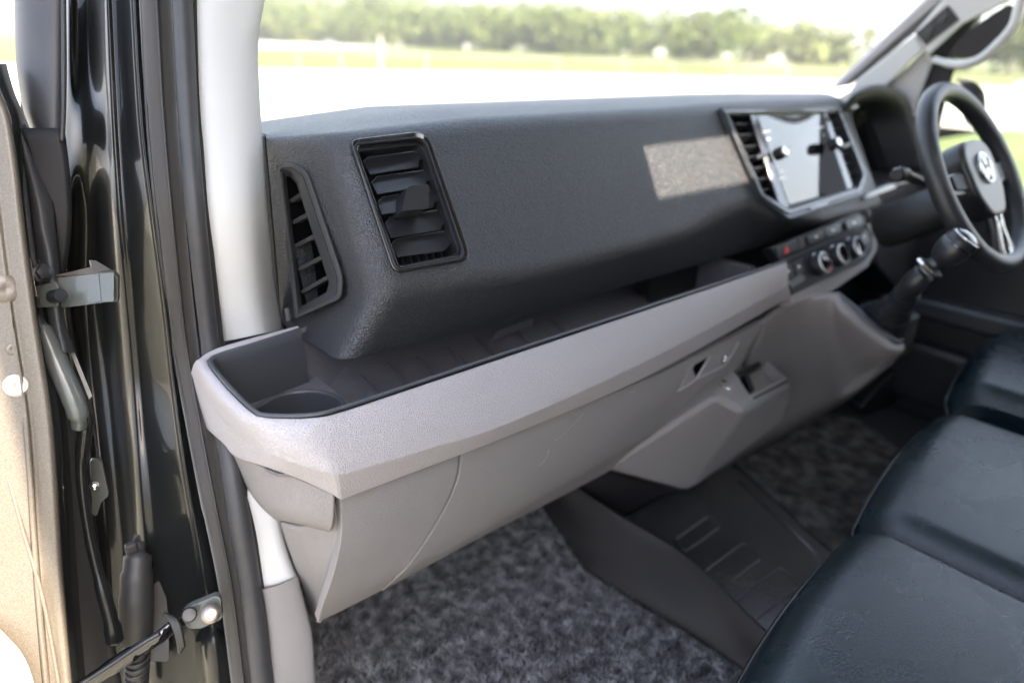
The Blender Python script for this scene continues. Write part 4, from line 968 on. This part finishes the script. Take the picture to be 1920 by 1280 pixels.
# window channel hanging at the top and the rubber profile below it
loft('window_channel', [[at(l, y, d=.82), at(l + .06 * (r - l), y, d=.797), at(l + .25 * (r - l), y + 2, d=.785), at(l + .6 * (r - l), y + 4, d=.782), at(l + .93 * (r - l), y + 5, d=.789), at(r, y + 5, d=.81)]
    for y, l, r in [(-80, 26, 124), (60, 28, 122), (130, 31, 121), (200, 42, 119), (236, 54, 118), (262, 66, 117)]], M['rubber_grey'], door, nu=24, nv=30, solid=.005)
tube('channel_edge', [at(118, -80, d=.79), at(120, 100, d=.785), at(119, 200, d=.78), at(116, 266, d=.778)], .003, M['rubber'], door, n=20, seg=8)
loft('rubber_profile', [[at(a, y, d=.775), at(b, y, d=.765), at(c, y, d=.785)] for y, a, b, c in [(232, 22, 34, 48), (300, 32, 52, 74), (380, 48, 72, 100), (430, 55, 80, 106), (480, 66, 92, 110), (600, 90, 108, 122), (640, 100, 116, 134), (660, 108, 120, 140)]], M['rubber_grey'], door, nu=10, nv=40, solid=.004)
tube('profile_edge', [at(24, 235, d=.765), at(40, 320, d=.762), at(52, 420, d=.76), at(60, 480, d=.76), at(66, 500, d=.76)], .004, M['rubber'], door, n=20, seg=8)
tube('lower_bead', [at(64, 596, d=.77), at(84, 625, d=.765), at(112, 690, d=.765), at(134, 740, d=.768), at(146, 775, d=.772), at(148, 800, d=.78)], [.0065, .010, .0115, .0115, .011, .008], M['paint_bracket'], door, n=30, seg=16)
tube('black_edge_strip', [at(150, 770, d=.79), at(160, 800, d=.79), at(152, 870, d=.80), at(160, 960, d=.81), at(178, 1050, d=.82), at(205, 1150, d=.83), at(216, 1200, d=.84)], [.009, .008, .006, .0055, .006, .008, .010], M['paint'], door, n=40, seg=12)
loft('gap_shade_sheet', [[at(a, y, d=.80 + (y - 600) * .0001), at(b, y, d=.815 + (y - 600) * .0001)] for y, a, b in [(240, 30, 120), (340, 60, 132), (430, 75, 134), (590, 60, 118), (760, 84, 150), (900, 100, 168), (1100, 118, 196), (1330, 138, 236)]], M['panel'], door, nu=6, nv=24, solid=.003)  # dark sheet added over the frame's bright reflections to keep the gap black
ext('white_sliver', [at(130, 655, d=.80), at(138, 656, d=.80), at(173, 742, d=.81), at(167, 748, d=.81)], (0, .002, 0), M['white'], door)  # narrow white strip beside the lower bead

hz_ = lambda px, py, o=0: at(px, py, d=.775 + o)
hg = ext('hinge', [hz_(105, 521), hz_(180, 511), hz_(213, 510), hz_(222, 520, .01), hz_(222, 566, .01), hz_(190, 568), hz_(114, 578)], (.004, .012, -.001), M['paint_bracket'], door, bevel=.0015)
tag(hg, 'dusty dark green steel upper hinge with a black round pin')
ext('hinge_top', [hz_(98, 517, -.002), hz_(170, 500, .01), hz_(167, 487, .03), hz_(180, 488, .03), hz_(221, 512, .008), hz_(180, 512, -.002)], (0, .004, -.003), M['paint_dusty'], hg, bevel=.001)
ext('hinge_flange', [hz_(185, 512, -.0035), hz_(214, 511, -.0035), hz_(214, 566, -.0035), hz_(190, 567, -.0035)], (.0, .003, 0), M['paint_bracket'], hg, bevel=.001)
ext('door_leaf', [hz_(64, 540, -.01), hz_(100, 528, -.01), hz_(110, 534, -.012), hz_(110, 576, -.012), hz_(66, 578, -.01)], (.002, .02, 0), M['paint_bracket'], hg, bevel=.002)
ext('brass_plate', [hz_(47, 484, -.03), hz_(58, 484, -.03), hz_(70, 556, -.03), hz_(60, 558, -.03)], (0, .004, 0), M['steel'], hg, bevel=.001)
pa = (CAM - hz_(108, 555)).normalized() + V((.35, 0, 0))
lathe('pin', hz_(100, 556, -.012), pa, [(.0075, 0), (.0075, .020), (.0068, .0225), (.003, .0228)], M['satin'], hg, seg=24)
lathe('bolt', hz_(78, 512, -.01), pa, [(.0115, -.004), (.0115, .004), (.0085, .005), (.0085, .012), (.005, .013)], M['satin'], hg, seg=6)
ext('bolt_bracket', [hz_(62, 486, -.004), hz_(92, 489, -.004), hz_(95, 512, -.004), hz_(82, 535, -.004), hz_(66, 533, -.004)], (0, .01, 0), M['paint_bracket'], hg, bevel=.002)

# lower fittings: gaiter, check strap, latch plate
gt = thing('harness_gaiter', 'black rubber cable gaiter with ribbed hose at the foot of the pillar', 'gaiter', at(262, 1150, d=.88))
ext('base_plate', rnd([at(248, 1012, d=.90), at(262, 998, d=.90), at(288, 1010, d=.905), at(303, 1045, d=.91), at(316, 1150, d=.92), at(318, 1240, d=.925), at(270, 1240, d=.90), at(240, 1100, d=.90)], .008, 5), (.004, .012, 0), M['rubber'], gt, bevel=.003)
tube('gaiter_body', [at(262, 1018, d=.885), at(258, 1050, d=.875), at(256, 1110, d=.875), at(256, 1180, d=.885), at(258, 1215, d=.89)], [.008, .0165, .019, .020, .0195, .0165], M['rubber'], gt, n=26, seg=20)
box('gaiter_tab', at(247, 1030, d=.868), (.014, .010, .020), M['rubber'], gt, bevel=.003)
tube('hose', [at(258, 1205, d=.89), at(258, 1260, d=.90), at(252, 1330, d=.915)], .0125, M['rubber'], gt, n=14, seg=18)
for i in range(9):
    c = at(258 - i * .5, 1232 + i * 11, d=.893 + i * .003)
    tube('hose_rib', [c + V((math.cos(a), math.sin(a), 0)) * .0135 for a in [2 * math.pi * k / 20 for k in range(20)]], .0022, M['rubber'], gt, closed=True, seg=6)
ck = thing('check_strap', 'black door check strap with a zinc bolt at the bottom of the pillar', 'door check', at(300, 1200, d=.85))
tube('strap', [at(120, 1310, d=.80), at(215, 1246, d=.82), at(262, 1216, d=.83), at(300, 1193, d=.84), at(325, 1172, d=.85), at(350, 1160, d=.86)], [.010, .0115, .010, .0095, .009, .008], M['gloss'], ck, n=40, seg=14, sx=.6)
tube('strap_ridge', [at(150, 1282, d=.795), at(215, 1240, d=.81), at(262, 1208, d=.82), at(300, 1186, d=.83)], .003, M['satin'], ck, n=20, seg=8)
ext('bracket', rnd([at(338, 1152, d=.85), at(352, 1138, d=.85), at(405, 1116, d=.86), at(414, 1122, d=.86), at(418, 1160, d=.86), at(378, 1178, d=.86), at(352, 1180, d=.85)], .006, 4), (.004, .008, 0), M['paint_bracket'], ck, bevel=.002)
bp = at(396, 1150, d=.852); bx2 = (CAM - bp).normalized()
lathe('bolt', bp, bx2, [(.0115, 0), (.0115, .002), (.0100, .003), (.0100, .008), (.0090, .009), (.0062, .0095), (.0058, .007)], M['steel'], ck, seg=24)
bp = at(355, 1152, d=.845)
lathe('rivet', bp, bx2, [(.0090, 0), (.0090, .006), (.0075, .008), (.002, .0085)], M['satin'], ck, seg=24)
for k_ in (0, 1, 2):
    tube('rubber_band', [at(308 + k_ * 5, 1150 + k_ * 2, d=.838), at(322 + k_ * 5, 1165, d=.832), at(332 + k_ * 4, 1190, d=.832), at(338 + k_ * 3, 1222 - k_ * 5, d=.838)], .0028, M['rubber'], ck, n=14, seg=8)
lp = thing('pillar_bracket', 'small dark bracket with a shiny screw halfway down the pillar', 'bracket', at(185, 900, d=.84))
ext('plate', rnd([at(168, 862, d=.845), at(190, 864, d=.845), at(204, 930, d=.85), at(190, 940, d=.85), at(182, 968, d=.85), at(172, 965, d=.85)], .004, 3), (.002, .006, 0), M['paint_bracket'], lp, bevel=.0015)
bp = at(177, 910, d=.842); lathe('screw', bp, (CAM - bp).normalized(), [(.0055, 0), (.0052, .003), (.002, .0045), (.0015, .003)], M['chrome'], lp, seg=20)
boss = loft('boss', [[Lp(352, 1205, .03), Lp(375, 1180, .01), Lp(400, 1172, .0), Lp(425, 1176, .02)], [Lp(362, 1225, .02), Lp(382, 1212, -.01), Lp(405, 1208, -.015), Lp(432, 1215, .01)], [Lp(368, 1260, .02), Lp(388, 1262, -.008), Lp(410, 1262, -.012), Lp(436, 1260, .01)], [Lp(375, 1340, .03), Lp(392, 1340, .0), Lp(415, 1340, -.005), Lp(440, 1340, .02)]], M['paint'], pf, nu=20, nv=20)

# ------------------------------------------------------------------ driver side windscreen pillar, handle, door, window, mirror
XP = 1.92
Rp = lambda px, py, dx=0: at(px, py, x=XP + dx)
dp = thing('driver_pillar', 'pale grey windscreen pillar trim on the driver side with a black switch panel', 'pillar trim', Rp(1680, 120))
ext('glass_edge', [Rp(1577, 163, .02), Rp(1584, 154, .02), Rp(1772, -10, .02), Rp(1800, -40, .02), Rp(1816, -30, .02), Rp(1790, 2, .02), Rp(1596, 160, .02)], (.02, .02, 0), M['rim'], dp, bevel=.002)
ext('outer_strip', [Rp(1562, 166, .012), Rp(1745, -6, .012), Rp(1775, -40, .012), Rp(1795, -36, .012), Rp(1765, 0, .012), Rp(1580, 163, .012)], (.02, .02, 0), M['ledge'], dp, bevel=.002)
ext('lower_trim', [Rp(1592, 172), Rp(1605, 152), Rp(1714, 65), Rp(1733, 92), Rp(1672, 152), Rp(1650, 172)], (.05, .02, 0), M['white'], dp, bevel=.006)
ext('shaded_trim', [Rp(1650, 172, .02), Rp(1670, 154, .02), Rp(1735, 96, .02), Rp(1752, 112, .04), Rp(1744, 132, .04), Rp(1728, 180, .04), Rp(1718, 215, .04), Rp(1688, 205, .03)], (.05, .02, 0), M['white'], dp, bevel=.008)
ext('upper_trim', [Rp(1714, 64), Rp(1800, -40), Rp(1960, -60), Rp(1905, -4), Rp(1806, 46), Rp(1742, 104), Rp(1732, 90)], (.05, .02, 0), M['white'], dp, bevel=.006)
swp = ext('switch_panel', [Rp(1716, 63, -.006), Rp(1776, 10, -.006), Rp(1797, 37, -.006), Rp(1734, 85, -.006)], (.02, 0, 0), M['matt'], dp, bevel=.002)
for a, b in [(1740, 58), (1768, 33)]:
    ext('switch', rnd([Rp(a - 12, b + 4, -.010), Rp(a + 4, b - 11, -.010), Rp(a + 12, b - 2, -.010), Rp(a - 3, b + 12, -.010)], .004, 3), (.008, 0, 0), M['satin'], swp, bevel=.002)
ext('pillar_post', [Rp(1745, 124, .05), Rp(1792, 126, .05), Rp(1780, 162, .05), Rp(1765, 215, .05), Rp(1718, 215, .05), Rp(1735, 160, .05)], (.03, .01, 0), M['taupe_dark'], dp, bevel=.004)
gh = thing('grab_handle', 'light grey grab handle with a dark recess high on the driver side pillar', 'grab handle', Rp(1830, 60))
tube('handle_bar', [Rp(1752, 112, -.005), Rp(1775, 118, -.015), Rp(1806, 121, -.03), Rp(1838, 111, -.035), Rp(1870, 84, -.035), Rp(1900, 50, -.035), Rp(1912, 10, -.03), Rp(1925, -40, -.02)], [.008, .010, .0105, .0105, .0105, .011, .011, .011], M['white'], gh, n=50, seg=16)
ext('recess', rnd([Rp(1776, 100, -.001), Rp(1802, 112, -.001), Rp(1838, 104, -.001), Rp(1893, 50, -.001), Rp(1900, 10, -.001), Rp(1886, 10, -.001), Rp(1812, 60, -.001)], .012, 4), (.01, 0, 0), M['taupe_dark'], gh, bevel=.002)
dd = thing('driver_door', 'dark driver door with an armrest band seen beyond the steering wheel', 'door', (1.98, .2, 1.0))
XD = 1.985
Rd = lambda px, py, dx=0: at(px, py, x=XD + dx)
zs = at(1905, 362, x=XD).z
box('lower_panel', (XD + .03, -.02, (.7 + zs) / 2), (.06, 1.70, zs - .7), M['satin'], dd, bevel=.01)
box('front_panel', (XD + .03, 1.05, 1.10), (.05, .60, .84), M['matt'], dd)
ext('armrest', [V((XD, y, z)) for y, z in ((-.6, 1.06), (.70, 1.055), (.70, 1.10), (-.6, 1.145))], (-.055, 0, 0), M['bezel'], dd, bevel=.012, seg=4)
box('door_pocket', (XD - .03, .05, .90), (.05, 1.2, .16), M['satin'], dd, bevel=.015)
box('sill_strip', (XD - .006, .0, zs - .025), (.012, 1.2, .012), M['chrome'], dd, bevel=.003)
ext('window_frame', [V((XD, y, z)) for y, z in ((.68, zs), (.74, zs), (.74, 1.70), (.55, 2.3), (.50, 2.3), (.69, 1.68))], (.03, 0, 0), M['matt'], dd)
wnd = ext('window', [V((XD + .02, y, z)) for y, z in ((.70, zs - .01), (.70, 1.68), (.52, 2.28), (-.72, 2.28), (-.72, zs - .01))], (.004, 0, 0), M['glass'], dd)
box('driver_side_header', (2.0, .0, 2.38), (.06, 1.5, .2), M['headliner'])['kind'] = 'structure'
mi_ = thing('door_mirror', "dark door mirror outside the driver's window above the wheel rim", 'mirror', at(1830, 200, x=2.2))
Rm = lambda px, py, dx=0: at(px, py, x=2.20 + dx)
ext('housing', rnd([Rm(1800, 150), Rm(1828, 152), Rm(1847, 172), Rm(1850, 205), Rm(1843, 246), Rm(1833, 240), Rm(1833, 205), Rm(1826, 178), Rm(1806, 160)], .01, 4), (.14, .06, 0), M['taupe_dark'], mi_, bevel=.01)
ext('mirror_glass', rnd([Rm(1798, 158, .0), Rm(1822, 176, .0), Rm(1832, 206, .0), Rm(1833, 240, .0), Rm(1812, 236, .0), Rm(1796, 200, 0)], .01, 4), (.10, .02, 0), M['chrome'], mi_, bevel=.003)

hz0 = bpy.data.materials.new('haze'); hz0.use_nodes = True; hn = hz0.node_tree; hn.nodes.clear()
ho = hn.nodes.new('ShaderNodeOutputMaterial'); hv = hn.nodes.new('ShaderNodeVolumePrincipled')
hv.inputs['Density'].default_value = .0012; hv.inputs['Color'].default_value = (.93, .96, 1, 1)
hn.links.new(hv.outputs[0], ho.inputs['Volume'])
hb_ = box('haze', (0, 0, 125), (7000, 7000, 252), hz0); hb_['kind'] = 'stuff'

# small marks of use: crumbs in the tray, fine scratches on the glovebox
rg = np.random.default_rng(5); vs = []; fs = []
for k in range(26):
    c = V((rg.uniform(.36, 1.1), rg.uniform(.815, .88), 0)); c.z = 1.2395 + max(0, c.y - .835) * .35 + .0005; r = rg.uniform(.0004, .0010); b0 = len(vs)
    vs += [c + V(d) * r for d in ((1, 0, 0), (-1, .3, 0), (0, 1, .2), (0, -1, 0), (0, 0, .8), (0, 0, -.5))]
    fs += [[b0 + i for i in f] for f in ((0, 2, 4), (2, 1, 4), (1, 3, 4), (3, 0, 4), (2, 0, 5), (1, 2, 5), (3, 1, 5), (0, 3, 5))]
o = mesh('crumbs', vs, fs, M['plug']); o['kind'] = 'stuff'
for a, b in [((1040, 826), (1095, 772)), ((1012, 872), (1030, 842)), ((1180, 735), (1192, 729))]:
    tube('scratch', [at(*a, y=.6015), at((a[0] + b[0]) / 2 + 3, (a[1] + b[1]) / 2 + 2, y=.6012), at(*b, y=.6015)], .0004, M['ledge'], gl, n=8, seg=5)
